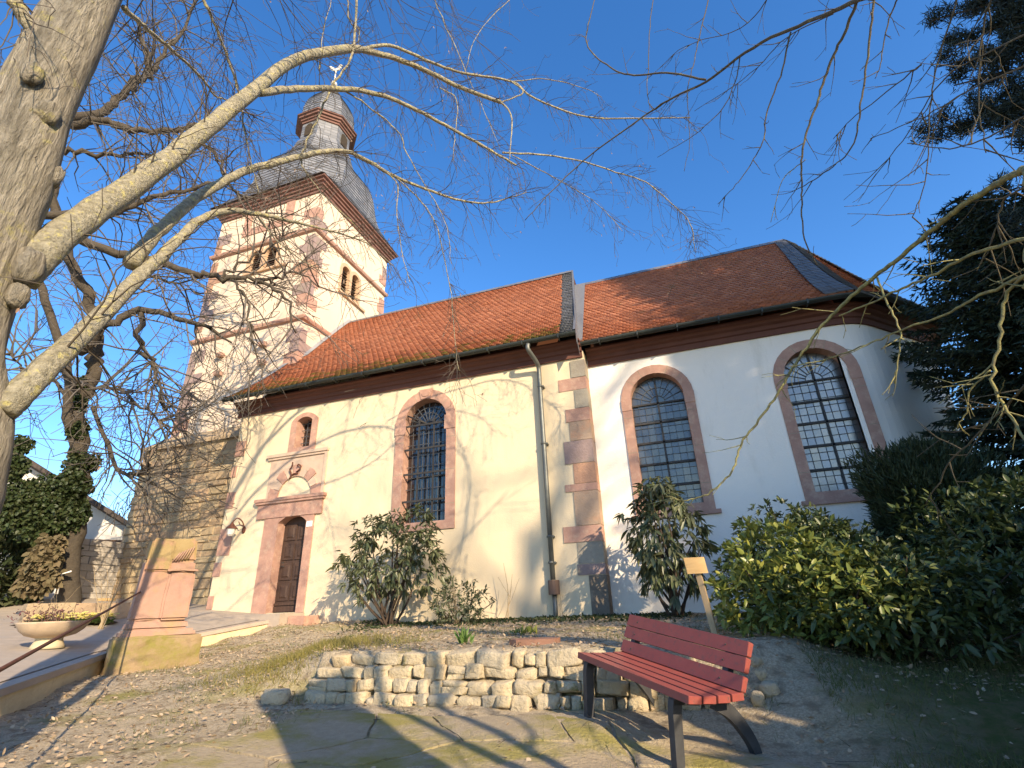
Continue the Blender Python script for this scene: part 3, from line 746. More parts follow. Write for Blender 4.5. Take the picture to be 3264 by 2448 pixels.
# ---------------------------------------------------------------- tiled roofs
def tiles(mb, Oe, e, u, nrm, slope, left, right, row, wd, sag, rr, lift=.042, moss=None, t_hi=1.0):
    Oe, e, u, nrm = map(np.array, (Oe, e, u, nrm))
    nrow = int(slope * t_hi / row)
    for r in range(nrow):
        d0 = r * row; d1 = min(d0 + row * 1.5, slope)
        tm = (d0 + row / 2) / slope
        a, b = left(tm), right(tm)
        c = math.floor(a / wd) * wd - (wd / 2 if r % 2 else 0)
        while c < b:
            x0, x1 = max(c, a), min(c + wd * .985, b)
            c += wd
            if x1 - x0 < wd * .3: continue
            j = rr.uniform(-.008, .008); l0 = lift + rr.uniform(-.004, .005); w_ = x1 - x0
            def pt(x, d, off): return Oe + e * x + u * d + nrm * (sag(d / slope) + off)
            low = [(x0, d0 + .022 + j), (x0 + .2 * w_, d0 + .005 + j), (x0 + .5 * w_, d0 + j), (x0 + .8 * w_, d0 + .005 + j), (x1, d0 + .022 + j)]
            vs = [pt(x, d, l0) for x, d in low] + [pt(x1, d1, .001), pt(x0, d1, .001)] + [pt(x, d + .004, l0 - .048) for x, d in low]
            fs = [(0, 1, 2, 3, 4, 5, 6)] + [(k + 1, k, 7 + k, 8 + k) for k in range(4)]
            mb.add(vs, fs, False, 1 if (moss and moss(x0, d0, rr)) else 0)
rr = random.Random(4)
def norm(v): v = np.array(v, float); return v / np.linalg.norm(v)
EN, ER = np.array((0, YN - .52, 5.60)), np.array((0, YR, 10.36))
slope = np.linalg.norm(ER - EN); u = (ER - EN) / slope; e = np.array((1., 0, 0)); nrm_ = np.cross(e, u)
sag = lambda t: -.17 * math.sin(math.pi * min(1, t * 1.0)) * (1 - t) * 1.6
OX = -11.66
Oe = np.array((OX, EN[1], EN[2]))
def nl(t): return .06 if t < .42 else .50
def nr(t): return (-2.06 - .62 * t) - OX
mb = MB()
tiles(mb, Oe, e, u, nrm_, slope, nl, nr, .15, .172, sag, rr, moss=lambda x, d, q: d < .9 and q.random() < (.95 - d * .8) * (1.0 if x < 6 else .75))
nrf = mb.build('nave_roof', [MT['tile'], MT['tile_mossy']], church)
def under(nm, Oe, e, u, nrm, slope, left, right, sag, parent, m=MT['roof_dark'], off=-.012, n=10):
    vs = []
    for i in range(n + 1):
        t = i / n
        for x in (left(t), right(t)): vs.append(Oe + e * x + u * t * slope + nrm * (sag(t) + off))
    k = MB(); k.add(vs, [(2 * i, 2 * i + 1, 2 * i + 3, 2 * i + 2) for i in range(n)])
    return k.build(nm, m, parent)
under('roof_boarding', Oe, e, u, nrm_, slope, lambda t: .02 if t < .46 else .48, lambda t: (-1.72 - .63 * t) - OX, sag, nrf)
mb = MB(); mb.add([(OX, 19.3, 5.6), (XE - .1, 19.3, 5.6), (-2.35, YR, 10.36), (-11.2, YR, 10.36)], [(0, 1, 2, 3)]); mb.build('roof_back', MT['tile'], nrf)
# slate strip along the east verge, its lead side, the ridge
mb = MB()
tiles(mb, Oe, e, u, nrm_, slope, lambda t: nr(t) - .03, lambda t: nr(t) + .36, .12, .2, sag, rr, lift=.035)
mb.build('slate_verge', MT['slate'], nrf)
mb = MB(); vs = []
for i in range(13):
    t = i / 12; c = Oe + e * (nr(t) + .36) + u * t * slope + nrm_ * sag(t)
    vs += [c + nrm_ * .045 - e * .04, c + nrm_ * .045 + e * .015, c - np.array((0, 0, .34)) + e * .015]
mb.add(vs, [(3 * i + j, 3 * i + j + 1, 3 * i + j + 4, 3 * i + j + 3) for i in range(12) for j in range(2)])
mb.add([Oe + e * (nr(0) + .36) + np.array((0, .05, -.02)), (-1.72, YN - .05, 5.2), (-1.72, 14.4, 5.2), (-2.36, YR, 10.2)], [(0, 1, 2, 3)])
mb.build('lead_flashing', MT['slate'], nrf)
def ridge(name, a, b, parent):
    mb = MB(); a, b = np.array(a, float), np.array(b, float)
    n = max(2, int(np.linalg.norm(b - a) / .22))
    for i in range(n):
        p = a + (b - a) * i / n; q_ = a + (b - a) * min(1, (i + 1.15) / n); j = rr.uniform(-.004, .004)
        for s_ in (-1, 1):
            mb.add([p + (0, 0, .075 + j), q_ + (0, 0, .065), q_ + (0, s_ * .22, -.16), p + (0, s_ * .22, -.15 + j), p + (0, 0, .055 + j), p + (0, s_ * .22, -.17 + j)], [(0, 1, 2, 3), (0, 3, 5, 4)])
    return mb.build(name, MT['slate'], parent)
ridge('ridge_cap', (-11.2, YR, 10.33), (-2.35, YR, 10.36), nrf)
mb = MB(); vs = []                        # flashing against the tower and open verge below it
for i in range(13):
    t = i / 12; xx = .0 if t < .46 else .44
    c = Oe + e * xx + u * t * slope + nrm_ * sag(t)
    vs += [c + nrm_ * .05 - e * .02 + (np.array((0, 0, .12)) if t > .46 else 0), c + nrm_ * .045 + e * .16, c - nrm_ * .08 - e * .02]
mb.add(vs, [(3 * i + 0, 3 * i + 1, 3 * i + 4, 3 * i + 3) for i in range(12)] + [(3 * i + 2, 3 * i, 3 * i + 3, 3 * i + 5) for i in range(12)])
mb.build('tower_flashing', MT['lead'], nrf)
for vx, vt in [(-10.0, .33), (-7.8, .58), (-5.9, .73), (-3.9, .80), (-3.2, .86)][0:0] + [(-9.55, .40), (-7.05, .57), (-5.0, .70), (-3.05, .83)]:
    c = Oe + e * (vx - OX) + u * vt * slope + nrm_ * (sag(vt) + .02)
    mb = MB(); mb.add([c - e * .11, c + e * .11, c + u * .22, c + nrm_ * .10 + u * .02, c - e * .07 + nrm_ * .07, c + e * .07 + nrm_ * .07],
                      [(0, 4, 2), (4, 3, 2), (3, 5, 2), (5, 1, 2), (0, 1, 5, 3, 4)])
    mb.build('roof_vent', MT['tile'], nrf)

# choir roof: south slope, two apse facets
EC, RC = np.array((0, YC - .52, 5.50)), np.array((0, YR, 9.75))
APEX = np.array((4.08, YR, 9.75))
sl2 = np.linalg.norm(RC - EC); u2 = (RC - EC) / sl2; n2 = np.cross(e, u2)
O2 = np.array((-2.1, EC[1], EC[2]))
ec = np.array([(CXE - .05, YC - .52, 5.50), (CXE + 2.05 + .52, YC + 2.05 - .22, 5.50), (CXE + 2.05 + .52, YC + 4.95 + .22, 5.50), (CXE + .22, YC + 7.52, 5.50)])
mb = MB()
sag2 = lambda t: -.15 * math.sin(math.pi * t) * (1 - t) * 1.6
lC = lambda t: (.38 - .30 * t)
rC = lambda t: (ec[0][0] + (APEX[0] - ec[0][0]) * t) - O2[0]
tiles(mb, O2, e, u2, n2, sl2, lC, rC, .15, .172, sag2, rr)
crf = mb.build('choir_roof', MT['tile'], church)
under('roof_boarding', O2, e, u2, n2, sl2, lambda t: -.2, rC, sag2, crf)
def facet(A, B, top, nm):
    ee = norm(B - A); Lw = np.linalg.norm(B - A)
    s0 = (top - A) @ ee; foot = A + ee * s0
    sl = np.linalg.norm(top - foot); uu = (top - foot) / sl; n_ = np.cross(ee, uu)
    k = MB()
    tiles(k, A, ee, uu, n_, sl, lambda t: s0 * t, lambda t: Lw + (s0 - Lw) * t, .15, .172, sag2, rr)
    k.build(nm, MT['tile'], crf)
    under('roof_boarding', A, ee, uu, n_, sl, lambda t: s0 * t, lambda t: Lw + (s0 - Lw) * t, sag2, crf)
facet(ec[0], ec[1], APEX, 'apse_slope')
facet(ec[1], ec[2], APEX, 'apse_slope')
mb = MB(); mb.add([ec[2], ec[3], APEX, (-2.1, YC + 7.52, 5.5), (-2.1, YR, 9.75)], [(0, 1, 2), (1, 3, 4, 2)]); mb.build('roof_back', MT['tile'], crf)
def hip(A, nA, nB, wd):                   # a band of slates over the hip
    mb = MB()
    n = 42
    dirn = (APEX - A); L_ = np.linalg.norm(dirn)
    hor = norm(np.cross(dirn, (0, 0, 1)))
    for i in range(n):
        t0, t1 = i / n, min(1.0, (i + 1.6) / n)
        def ctr(t): return A + dirn * t + np.array((0, 0, 1)) * (sag2(t) * 1.15)
        for s_, nm_ in ((-1, nA), (1, nB)):
            side = norm(np.cross(dirn, nm_)) * s_
            if side @ (hor * s_) < 0: side = -side
            for k in range(2):
                tw_ = wd * (1 - .45 * t0); a, b = k * tw_ / 2 + .0, (k + 1) * tw_ / 2 - .008
                l0 = .062 + rr.uniform(-.005, .005)
                p = [ctr(t0) + side * a + nm_ * l0, ctr(t0) + side * b + nm_ * l0, ctr(t1) + side * b + nm_ * .035, ctr(t1) + side * a + nm_ * .035,
                     ctr(t0) + side * a + nm_ * (l0 - .03), ctr(t0) + side * b + nm_ * (l0 - .03)]
                mb.add(p, [(0, 1, 2, 3), (1, 0, 4, 5)])
    mb.build('slate_hip', MT['slate'], crf)
def fnorm(A, B): return norm(np.cross(B - A, APEX - A))
hip(ec[0], n2, fnorm(ec[0], ec[1]), .52)
hip(ec[1], fnorm(ec[0], ec[1]), fnorm(ec[1], ec[2]), .30)
ridge('ridge_cap', (-2.2, YR, 9.73), (4.08, YR, 9.75), crf)
mb = MB(); mb.add([(-2.02, 10.42, 5.54), (-1.68, 10.42, 5.54), (-2.0, YR, 9.79), (-2.36, YR, 9.79)], [(0, 1, 2, 3)])
mb.add([tuple(np.array(p) + n2 * .05) for p in [(-1.98, EC[1] + .05, EC[2]), (-1.62, EC[1] + .05, EC[2]), (-1.95, YR, 9.75), (-2.36, YR, 9.75)]], [(0, 1, 2, 3)])
mb.build('lead_flashing', MT['slate'], crf)

# ---------------------------------------------------------------- tower
hS, hE = [], []
ZT = 15.0
def belfry(fn, a0, hw, zb, zs, holes, sill_len):
    mb = MB(); pn = MB(); lv = MB()
    for s_ in (-1, 1):
        c = a0 + s_ * (hw * .5 + .03)
        q = hw * .5 - .02
        holes.append(arch(c, q, zb, zs, n=8))
        ringwall(mb, fn, arch(c, q - .01, zb + .02, zs, n=8), arch(c, q + .13 if True else q, zb - .02, zs, n=8), -.025 - .004 * s_, .02, .32)
        fill(pn, fn, arch(c, q, zb, zs, n=8), .34)
        for k in range(9):
            z = zb + .08 + k * (zs + q * .6 - zb) / 9
            v = [fn(c - q, z, .12), fn(c + q, z, .12), fn(c + q, z + .1, .3), fn(c - q, z + .1, .3)]
            lv.add(v + [tuple(np.array(p) - (0, 0, .025)) for p in v], [(0, 1, 2, 3), (7, 6, 5, 4), (0, 4, 5, 1)])
    seg_bar(mb, fn, (a0 - sill_len * .4, zb - .06), (a0 + sill_len * .6, zb - .06), .09, -.09, .05)
    o = mb.build('belfry_window', mat('belfry_stone', (.58, .40, .25), (.50, .33, .21), scale=3, rough=.9, bump=.3), church)
    pn.build('dark_opening_fill', MT['soil_and_dark'], o); lv.build('louvre', MT['oak'], o)  # flat dark fill stands for the shade behind the louvres
belfry(fS(TY0), -13.45, .62, 11.75, 12.45, hS, 1.9)
belfry(fE(TX1), 14.2, .55, 11.35, 12.35, hE, 1.7)
mb = MB()
wall_poly(mb, fS(TY0), [(TX0, -.3), (TX1, -.3), (TX1, ZT), (TX0, ZT)], hS)
wall_poly(mb, fE(TX1), [(TY0, 2), (TY1, 2), (TY1, ZT), (TY0, ZT)], hE)
mb.add([(TX0, TY0, -.3), (TX0, TY1, -.3), (TX0, TY1, ZT), (TX0, TY0, ZT), (TX1, TY1, -.3), (TX1, TY1, ZT)], [(0, 1, 2, 3), (1, 4, 5, 2)])
tw = mb.build('tower_wall', MT['stucco_tower'], church)
sq = [(TX0, TY0), (TX1, TY0), (TX1, TY1), (TX0, TY1)]
def band(prof, m, nm): mb = MB(); mb.sweep(prof, sq, True); mb.build(nm, m, church)
for z in (9.22, 12.98): band([(0, z - .11), (.09, z - .07), (.12, z), (.12, z + .05), (0, z + .12)], MT['red_stone'], 'string_course')
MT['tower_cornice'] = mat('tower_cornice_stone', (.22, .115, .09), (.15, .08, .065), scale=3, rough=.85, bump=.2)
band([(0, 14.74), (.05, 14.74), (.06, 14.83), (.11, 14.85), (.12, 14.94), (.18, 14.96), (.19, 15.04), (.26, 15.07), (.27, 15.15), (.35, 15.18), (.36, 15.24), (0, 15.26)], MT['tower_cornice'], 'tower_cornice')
rr = random.Random(8)
for (cx, sx, cy, sy) in ((TX1, -1, TY0, 1), (TX0, 1, TY0, 1), (TX1, -1, TY1, -1)):
    z = 5.4; k = 0
    while z < 13.9:
        hh = rr.uniform(.34, .55)
        a, b = (.78, .42) if k % 2 else (.40, .72)
        a *= rr.uniform(.65, 1.0); b *= rr.uniform(.65, 1.0)
        if abs(z + hh / 2 - 9.22) > .3 and abs(z + hh / 2 - 12.98) > .3:
            pr = .012 + rr.uniform(0, .012); mb = MB()
            x0, x1 = sorted((cx - sx * pr, cx + sx * a)); y0, y1 = sorted((cy - sy * pr, cy + sy * .16))
            mb.box((x0, y0, z + .006), (x1, y1, z + hh - .006))
            x0, x1 = sorted((cx - sx * (pr + .004), cx + sx * .16)); y0, y1 = sorted((cy - sy * (pr - .004), cy + sy * b))
            mb.box((x0, y0, z + .006), (x1, y1, z + hh - .006))
            mb.build('corner_stone', MT[rr.choice(['red_stone', 'quoin_purple', 'quoin_orange', 'quoin_purple'])], church)
        z += hh; k += 1
mb = MB()                                 # framed panel under the eaves and small projecting stones
for x0, x1, z0, z1 in ((-14.75, -12.35, 13.62, 13.95), (-12.75, -12.35, 13.96, 14.84), (-14.75, -14.4, 13.96, 14.84)):
    mb.box((x0, TY0 - .03, z0), (x1, TY0 + .03, z1))
mb.build('clock_surround', MT['red_stone'], church)
for px, py in ((708, 1134), (843, 1100), (840, 1158), (701, 1193)):
    c = onY(px / S_, py / S_, TY0); mb = MB(); mb.box((c[0] - .13, TY0 - .17, c[2] - .08), (c[0] + .13, TY0 + .02, c[2] + .06)); mb.build('corbel', MT['quoin'], church)

# rough stone foot of the tower
mb = MB(); rr = random.Random(21)
z = -.2; row = 0
while z < 5.2:
    hh = rr.uniform(.16, .30); hh = min(hh, 5.22 - z)
    x = -16.72 + (row % 2) * .1
    while x < XW + .05:
        wd = rr.uniform(.28, .75); x1 = min(x + wd, XW + .05)
        pr = .24 + rr.uniform(0, .05); b = .008
        if hh > .06 and x1 - x > .06:
            f_ = [(x + b, z + b), (x1 - b, z + b), (x1 - b, z + hh - b), (x + b, z + hh - b)]
            f_ = [(a + rr.uniform(-.012, .012), c + rr.uniform(-.012, .012)) for a, c in f_]
            ch = .02
            vs = [(a + (ch if i in (0, 3) else -ch), TY0 - pr, c + (ch if i < 2 else -ch)) for i, (a, c) in enumerate(f_)] + [(a, TY0 - pr + .035, c) for a, c in f_] + [(a, TY0, c) for a, c in f_]
            mb.add(vs, [(0, 1, 2, 3)] + [(k + 4 * l, k + 4 * l + 4, (k + 1) % 4 + 4 * l + 4, (k + 1) % 4 + 4 * l) for l in range(2) for k in range(4)])
        x = x1
    z += hh; row += 1
pl = mb.build('tower_foot', MT['rubble'], church)
mb = MB(); mb.box((-16.70, TY0 - .235, -.4), (XW + .03, TY0 + .0, 5.2)); mb.box((-16.70, TY0 - .2, -.4), (TX0 - .01, TY1, 5.2))
mb.build('mortar', MT['mortar'], pl)
mb = MB(); mb.add([(-16.78, TY0 - .34, 5.22), (XW + .04, TY0 - .34, 5.22), (XW + .04, TY0 + .0, 5.62), (TX0 - .02, TY0 + .0, 5.62), (-16.78, TY1, 5.22), (TX0 - .02, TY1, 5.62),
                   (-16.78, TY0 - .34, 5.12), (XW + .04, TY0 - .34, 5.12)], [(0, 1, 2, 3), (0, 3, 5, 4), (6, 7, 1, 0)])
mb.build('sloping_top', MT['rubble'], pl)

# curved slate helm with lantern
TCX, TCY = (TX0 + TX1) / 2, (TY0 + TY1) / 2
def octo(a, c): return [(a, -(a - c)), (a, a - c), (a - c, a), (-(a - c), a), (-a, a - c), (-a, -(a - c)), (-(a - c), -a), (a - c, -a)]
def helm(prof, nm, m, parent, lip=.03):
    mb = MB(); zs_ = []
    pz = [p[0] for p in prof]
    L_ = np.concatenate([[0], np.cumsum([math.hypot(prof[i + 1][0] - prof[i][0], prof[i + 1][1] - prof[i][1]) for i in range(len(prof) - 1)])])
    ss_ = np.arange(0, L_[-1], .17)
    pf = spline([np.array((p[0], p[1], p[2])) for p in prof], 8)
    pf = np.array(pf); LL = np.concatenate([[0], np.cumsum(np.linalg.norm(np.diff(pf[:, :2], axis=0), axis=1))])
    rr_ = random.Random(1)
    def at(s): return [np.interp(s, LL, pf[:, k]) for k in range(3)]
    n = int(LL[-1] / .17)
    for i in range(n):
        z0, a0, c0 = at(i * .17); z1, a1, c1 = at(min((i + 1.25) * .17, LL[-1]))
        A, B = octo(a0 + lip, c0 * (a0 + lip) / a0), octo(a1 + .004, c1)
        D = octo(a0, c0)
        for k in range(8):
            p0, p1 = np.array(A[k]), np.array(A[(k + 1) % 8]); q0, q1 = np.array(B[k]), np.array(B[(k + 1) % 8]); d0, d1 = np.array(D[k]), np.array(D[(k + 1) % 8])
            m_ = max(1, int(np.linalg.norm(p1 - p0) / .26))
            for t in range(m_):
                f0, f1 = t / m_, (t + .97) / m_
                j = rr_.uniform(-.012, .012)
                def V(p, q, f, z): r = p + (q - p) * f; return (TCX + r[0], TCY + r[1], z)
                mb.add([V(p0, p1, f0, z0 + j), V(p0, p1, f1, z0 + j), V(q0, q1, f1, z1), V(q0, q1, f0, z1), V(d0, d1, f0, z0 + .01), V(d0, d1, f1, z0 + .01)], [(0, 1, 2, 3), (1, 0, 4, 5)])
    return mb.build(nm, m, parent)
q8 = lambda a: a * .586
hp = [(15.26, 2.74, .06), (15.5, 2.62, .5), (15.9, 2.44, .95), (16.4, 2.35, 1.12), (16.8, 2.31, 1.16), (17.2, 2.27, 1.2), (17.6, 2.2, q8(2.2) * .97), (18.0, 2.04, q8(2.04)), (18.4, 1.74, q8(1.74)), (18.8, 1.48, q8(1.48)), (19.2, 1.32, q8(1.32)), (19.6, 1.21, q8(1.21)), (19.95, 1.14, q8(1.14))]
hl = helm(hp, 'helm_roof', MT['slate_helm'], church)
mb = MB(); o_ = octo(2.74, .06); mb.add([(TCX + x, TCY + y, 15.262) for x, y in o_], [tuple(range(8))]); mb.build('roof_boarding', MT['roof_dark'], hl)
ln = helm([(19.95, 1.08, q8(1.08)), (20.4, 1.06, q8(1.06)), (21.0, 1.05, q8(1.05))], 'lantern', MT['slate_helm'], church, .015)
A8 = octo(1.085, q8(1.085))
for k in range(0, 8):
    p, q = np.array(A8[k]), np.array(A8[(k + 1) % 8])
    if k % 2 == 0:
        t = (q - p) / np.linalg.norm(q - p); n_ = np.array((t[1], -t[0])); c = (p + q) / 2
        f3 = lambda a, z, d, c=c, t=t, n_=n_: (TCX + c[0] + t[0] * a + n_[0] * (d + .02), TCY + c[1] + t[1] * a + n_[1] * (d + .02), z)
        mb = MB(); fill(mb, f3, arch(0, .22, 20.1, 20.6, n=8), .015); mb.build('dark_lantern_opening', MT['soil_and_dark'], ln)  # flat dark arch on the face stands for the shade inside
mb = MB(); oo = octo(1.06, q8(1.06))
mb.sweep([(0, 20.98), (.05, 21.0), (.06, 21.09), (.12, 21.11), (.13, 21.2), (.21, 21.22), (.22, 21.31), (.29, 21.34), (.29, 21.40), (0, 21.42)], [(TCX + x, TCY + y) for x, y in oo], True)
mb.build('lantern_cornice', MT['tower_cornice'], ln)
cpz = [(21.40, 1.33, q8(1.33)), (21.65, 1.17, q8(1.17)), (22.1, 1.14, q8(1.14)), (22.7, 1.03, q8(1.03)), (23.3, .78, q8(.78)), (23.8, .46, q8(.46)), (24.3, .24, q8(.24)), (24.8, .12, q8(.12))]
cap = helm(cpz, 'lantern_cap', MT['slate_helm'], church)
mb = MB(); mb.tube([(TCX, TCY, 24.7), (TCX, TCY, 26.0)], .035, 8)
mb.lathe((TCX, TCY, 24.75), [(.02, 0), (.13, .06), (.17, .17), (.13, .28), (.02, .34)], 12)
wc = thing('weathercock', 'pale gilded weathercock on the tip of the tower spire', 'weathercock', (TCX, TCY, 24.7))
mb.build('pole', MT['gold'], wc)
mb = MB()
ck = [(-.42, .30), (-.50, .46), (-.40, .52), (-.26, .44), (-.12, .26), (.08, .26), (.18, .40), (.22, .56), (.32, .58), (.38, .50), (.46, .46), (.36, .42), (.32, .26), (.20, .08), (.04, 0), (-.16, .02), (-.32, .12)]
for off, sgn in ((-.035, 1), (.035, -1)):
    pass
ck = [(a * .75, b_ * .75) for a, b_ in ck]
n = len(ck)
mb.add([(TCX + a, TCY - .03 + a * .25, 25.95 + z) for a, z in ck] + [(TCX + a, TCY + .03 + a * .25, 25.95 + z) for a, z in ck], [tuple(range(n)), tuple(range(2 * n - 1, n - 1, -1))] + [(i, i + n, (i + 1) % n + n, (i + 1) % n) for i in range(n)])
mb.build('cock', MT['gold'], wc)

# ---------------------------------------------------------------- things on the wall and at the door
lamp = thing('wall_lamp', 'dark wall lantern on a curled bracket left of the church door', 'lamp', (-10.75, YN, 2.0))
mb = MB(); mb.tube(spline([(-10.70, YN, 2.06), (-10.70, YN - .10, 2.22), (-10.76, YN - .22, 2.30), (-10.84, YN - .27, 2.20)]), .016, 6); mb.lathe((-10.70, YN - .012, 2.0), [(.01, -.06), (.045, -.02), (.05, .06), (.01, .12)], 10)
mb.tube(spline([(-10.70, YN - .02, 2.12), (-10.70, YN - .16, 2.14), (-10.74, YN - .18, 2.22)]), .011, 6)
mb.build('bracket', MT['rust'], lamp)
mb = MB(); mb.lathe((-10.84, YN - .27, 2.05), [(.135, -.01), (.13, .01), (.07, .07), (.03, .12), (.02, .16)], 8, False); mb.build('lamp_hood', MT['rust'], lamp)
mb = MB(); mb.lathe((-10.84, YN - .27, 1.86), [(.05, 0), (.085, .04), (.10, .18)], 8, False); mb.build('lamp_glass', MT['glass_lamp'], lamp)
mb = MB(); mb.box((-8.76, YN - .05, 1.95), (-8.60, YN - .036, 2.08)); tag(mb.build('plaque', MT['white']), 'small blank white plate on the right door jamb', 'plaque')
mb = MB()
mb.box((-11.2, 9.72, -.6), (-8.55, YN + .24, .045))
tag(mb.build('doorstep', MT['coping']), 'broad worn stone step in front of the oak church door', 'step')
mb = MB(); mb.box((-8.52, 9.95, -.4), (-8.1, 10.44, -.02)); tag(mb.build('step_block', MT['red_stone']), 'pink stone block at the right end of the doorstep', 'stone block')

# ================================================================== bench
A = np.array([-.30, 3.80, -.915]); B = np.array([-.965, 4.53, -.785])       # right and left front feet
bx = norm(B - A); bz = norm(np.array((0, 0, 1.)) - bx * bx[2]); by = np.cross(bx, bz); by = by if by[1] > 0 else -by
bench = thing('park_bench', 'red painted wooden bench on grey cast metal legs before the stone wall', 'bench', tuple(A))
def bp_(a, d, z): return A + bx * a + by * d + bz * z
LB = np.linalg.norm(B - A)
def slat(nm, d0, z0, d1, z1, th):        # board between two edge points of its section
    dv = np.array((d1 - d0, z1 - z0)); dv /= np.linalg.norm(dv); nv = np.array((-dv[1], dv[0])) * th
    sec = [(d0, z0), (d1, z1), (d1 + nv[0], z1 + nv[1]), (d0 + nv[0], z0 + nv[1])]
    c = np.mean(sec, 0)
    mb = MB(); bv = .006
    vs = []
    xs = [-.165, -.165 + bv, LB + .115 - bv, LB + .115]
    for i, a in enumerate(xs):
        k = .86 if i in (0, 3) else 1.0
        for d, z in sec:
            for s_ in (0,):
                vs.append(bp_(a, c[0] + (d - c[0]) * (1 - (1 - k) * .35), c[1] + (z - c[1]) * k))
    mb.add(vs, [(4 * i + j, 4 * i + 4 + j, 4 * i + 4 + (j + 1) % 4, 4 * i + (j + 1) % 4) for i in range(3) for j in range(4)] + [(0, 1, 2, 3), (15, 14, 13, 12)])
    return mb.build(nm, MT['paint_red'], bench)
for i in range(4):
    d0 = -.01 + i * .113
    z0 = .375 - (0, .010, .018, .021)[i]
    slat('seat_slat', d0, z0, d0 + .098, z0 - (.012, .010, .006, .0)[i], .044)
for i in range(3):
    t = (0, .103, .192)[i]
    slat('back_slat', .405 + t * .40, .405 + t, .405 + (t + .083) * .40, .405 + t + .083, -.040)
for a in (0, LB):
    mb = MB()
    wd = .05
    def strip(path, w_):                  # flat cast member following a path in the side plane
        vs = []
        p = [np.array(q, float) for q in spline(path, 6)]
        for i, q in enumerate(p):
            t = p[min(i + 1, len(p) - 1)] - p[max(i - 1, 0)]; t /= np.linalg.norm(t); n_ = np.array((-t[1], t[0]))
            f = i / (len(p) - 1); hw_ = (w_[0] + (w_[1] - w_[0]) * f) / 2
            for s_, r_ in ((-1, -1), (-1, 1), (1, 1), (1, -1)):
                vs.append(bp_(a + s_ * wd / 2, q[0] + n_[0] * hw_ * r_, q[1] + n_[1] * hw_ * r_))
        n = len(p)
        mb.add(vs, [(4 * i + j, 4 * i + (j + 1) % 4, 4 * i + 4 + (j + 1) % 4, 4 * i + 4 + j) for i in range(n - 1) for j in range(4)] + [(0, 1, 2, 3), (4 * n - 1, 4 * n - 2, 4 * n - 3, 4 * n - 4)])
    strip([(.02, -.03), (.02, .15), (.02, .29), (.03, .355)], (.062, .07))
    strip([(-.0, .352), (.15, .338), (.32, .328), (.43, .335)], (.035, .045))
    strip([(.34, .315), (.45, .25), (.56, .14), (.635, .03), (.66, -.06)], (.09, .05))
    strip([(.40, .31), (.445, .39), (.485, .50), (.555, .67)], (.07, .04))
    mb.build('leg_frame', MT['cast_iron'], bench)
mb = MB()
for a in (.02, LB - .02):
    for i in range(3):
        t = (.04, .144, .233)[i]
        c = bp_(a, .405 + t * .40 - .002, .405 + t)
        mb.lathe((c[0], c[1], c[2] - .004), [(.002, -.006), (.008, 0), (.002, .006)], 6)
mb.build('bolt', MT['iron'], bench)

# ================================================================== sandstone monument, rail, bowl
mo = np.array((-7.55, 5.50)); md = norm((.52, .855)); mn = np.array((md[1], -md[0]))     # base left corner, along, towards the viewer
mon = thing('monument', 'weathered pink sandstone stele on a mossy block beside the path', 'monument', (-7.8, 6.3, -.6))
def mbox(mb, a0, a1, b0, b1, z0, z1, t=0.0, rnd=None, jit=.0):
    v = []
    for z, k in ((z0, 0), (z1, t)):
        for a, b in ((a0 + k, b0 + k), (a1 - k, b0 + k), (a1 - k, b1 - k), (a0 + k, b1 - k)):
            p = mo + md * a - mn * b
            j = rnd.uniform(-jit, jit) if rnd else 0
            v.append((p[0] + j, p[1] - j, z + (rnd.uniform(-jit, jit) if rnd else 0)))
    mb.add(v, [(0, 3, 2, 1), (4, 5, 6, 7), (0, 1, 5, 4), (1, 2, 6, 5), (2, 3, 7, 6), (3, 0, 4, 7)])
rr = random.Random(3)
def rough(o, amp, lev=3, seed=1):         # broken stone surface
    me = o.data
    b = bmesh.new(); b.from_mesh(me)
    bmesh.ops.bevel(b, geom=b.edges[:], offset=.03, segments=2, affect='EDGES')
    for _ in range(lev): bmesh.ops.subdivide_edges(b, edges=[e for e in b.edges if e.calc_length() > .09], cuts=1, use_grid_fill=True)
    from mathutils import noise
    for v in b.verts:
        v.co += v.normal * amp * (noise.fractal(v.co * 4 + Vector((seed * 7, 0, 0)), 1, 2, 4))
    b.to_mesh(me); b.free()
    for p in me.polygons: p.use_smooth = False
mb = MB(); mbox(mb, 0, 1.12, -.05, .75, -.80, -.20, .03)
o = mb.build('base_block', MT['stele_base'], mon); rough(o, .035, 3, 2)
mb = MB(); mbox(mb, .08, 1.0, .05, .68, -.225, -.12, .02); o = mb.build('plinth', MT['stele'], mon); rough(o, .012, 2, 5)
mb = MB()
mbox(mb, .12, .90, .12, .58, -.12, .0, .03)
mbox(mb, .16, .87, .15, .55, -.0, .82, .035)
mbox(mb, .50, .86, .10, .2, .0, .66, .008)
mbox(mb, .485, .875, .085, .2, .66, .70, .0)
o = mb.build('stele', MT['stele'], mon); rough(o, .014, 3, 9)
mb = MB(); mbox(mb, .195, .835, .18, .52, .81, 1.15, .03, rr, .012)
mbox(mb, .195, .52, .13, .2, .66, 1.12, .015)
o = mb.build('stele_top', mat('mossy_stele_top', (.32, .235, .11), (.25, .185, .08), scale=2.5, rough=.95, bump=.5, bscale=24, bdist=.015, c3=(.38, .215, .14), s3=2.5, t3=(.50, .62)), mon); rough(o, .016, 3, 4)
mb = MB()
for k in range(6):
    p0 = mo + md * (.52 + .04 * k) - mn * .165; p1 = mo + md * (.60 + .035 * k) - mn * .165
    mb.tube([(p0[0], p0[1], .80 + .01 * k), (p1[0], p1[1], .93 + .02 * k)], .012, 5)
mb.build('carved_relief', MT['stele'], mon)
mb = MB()
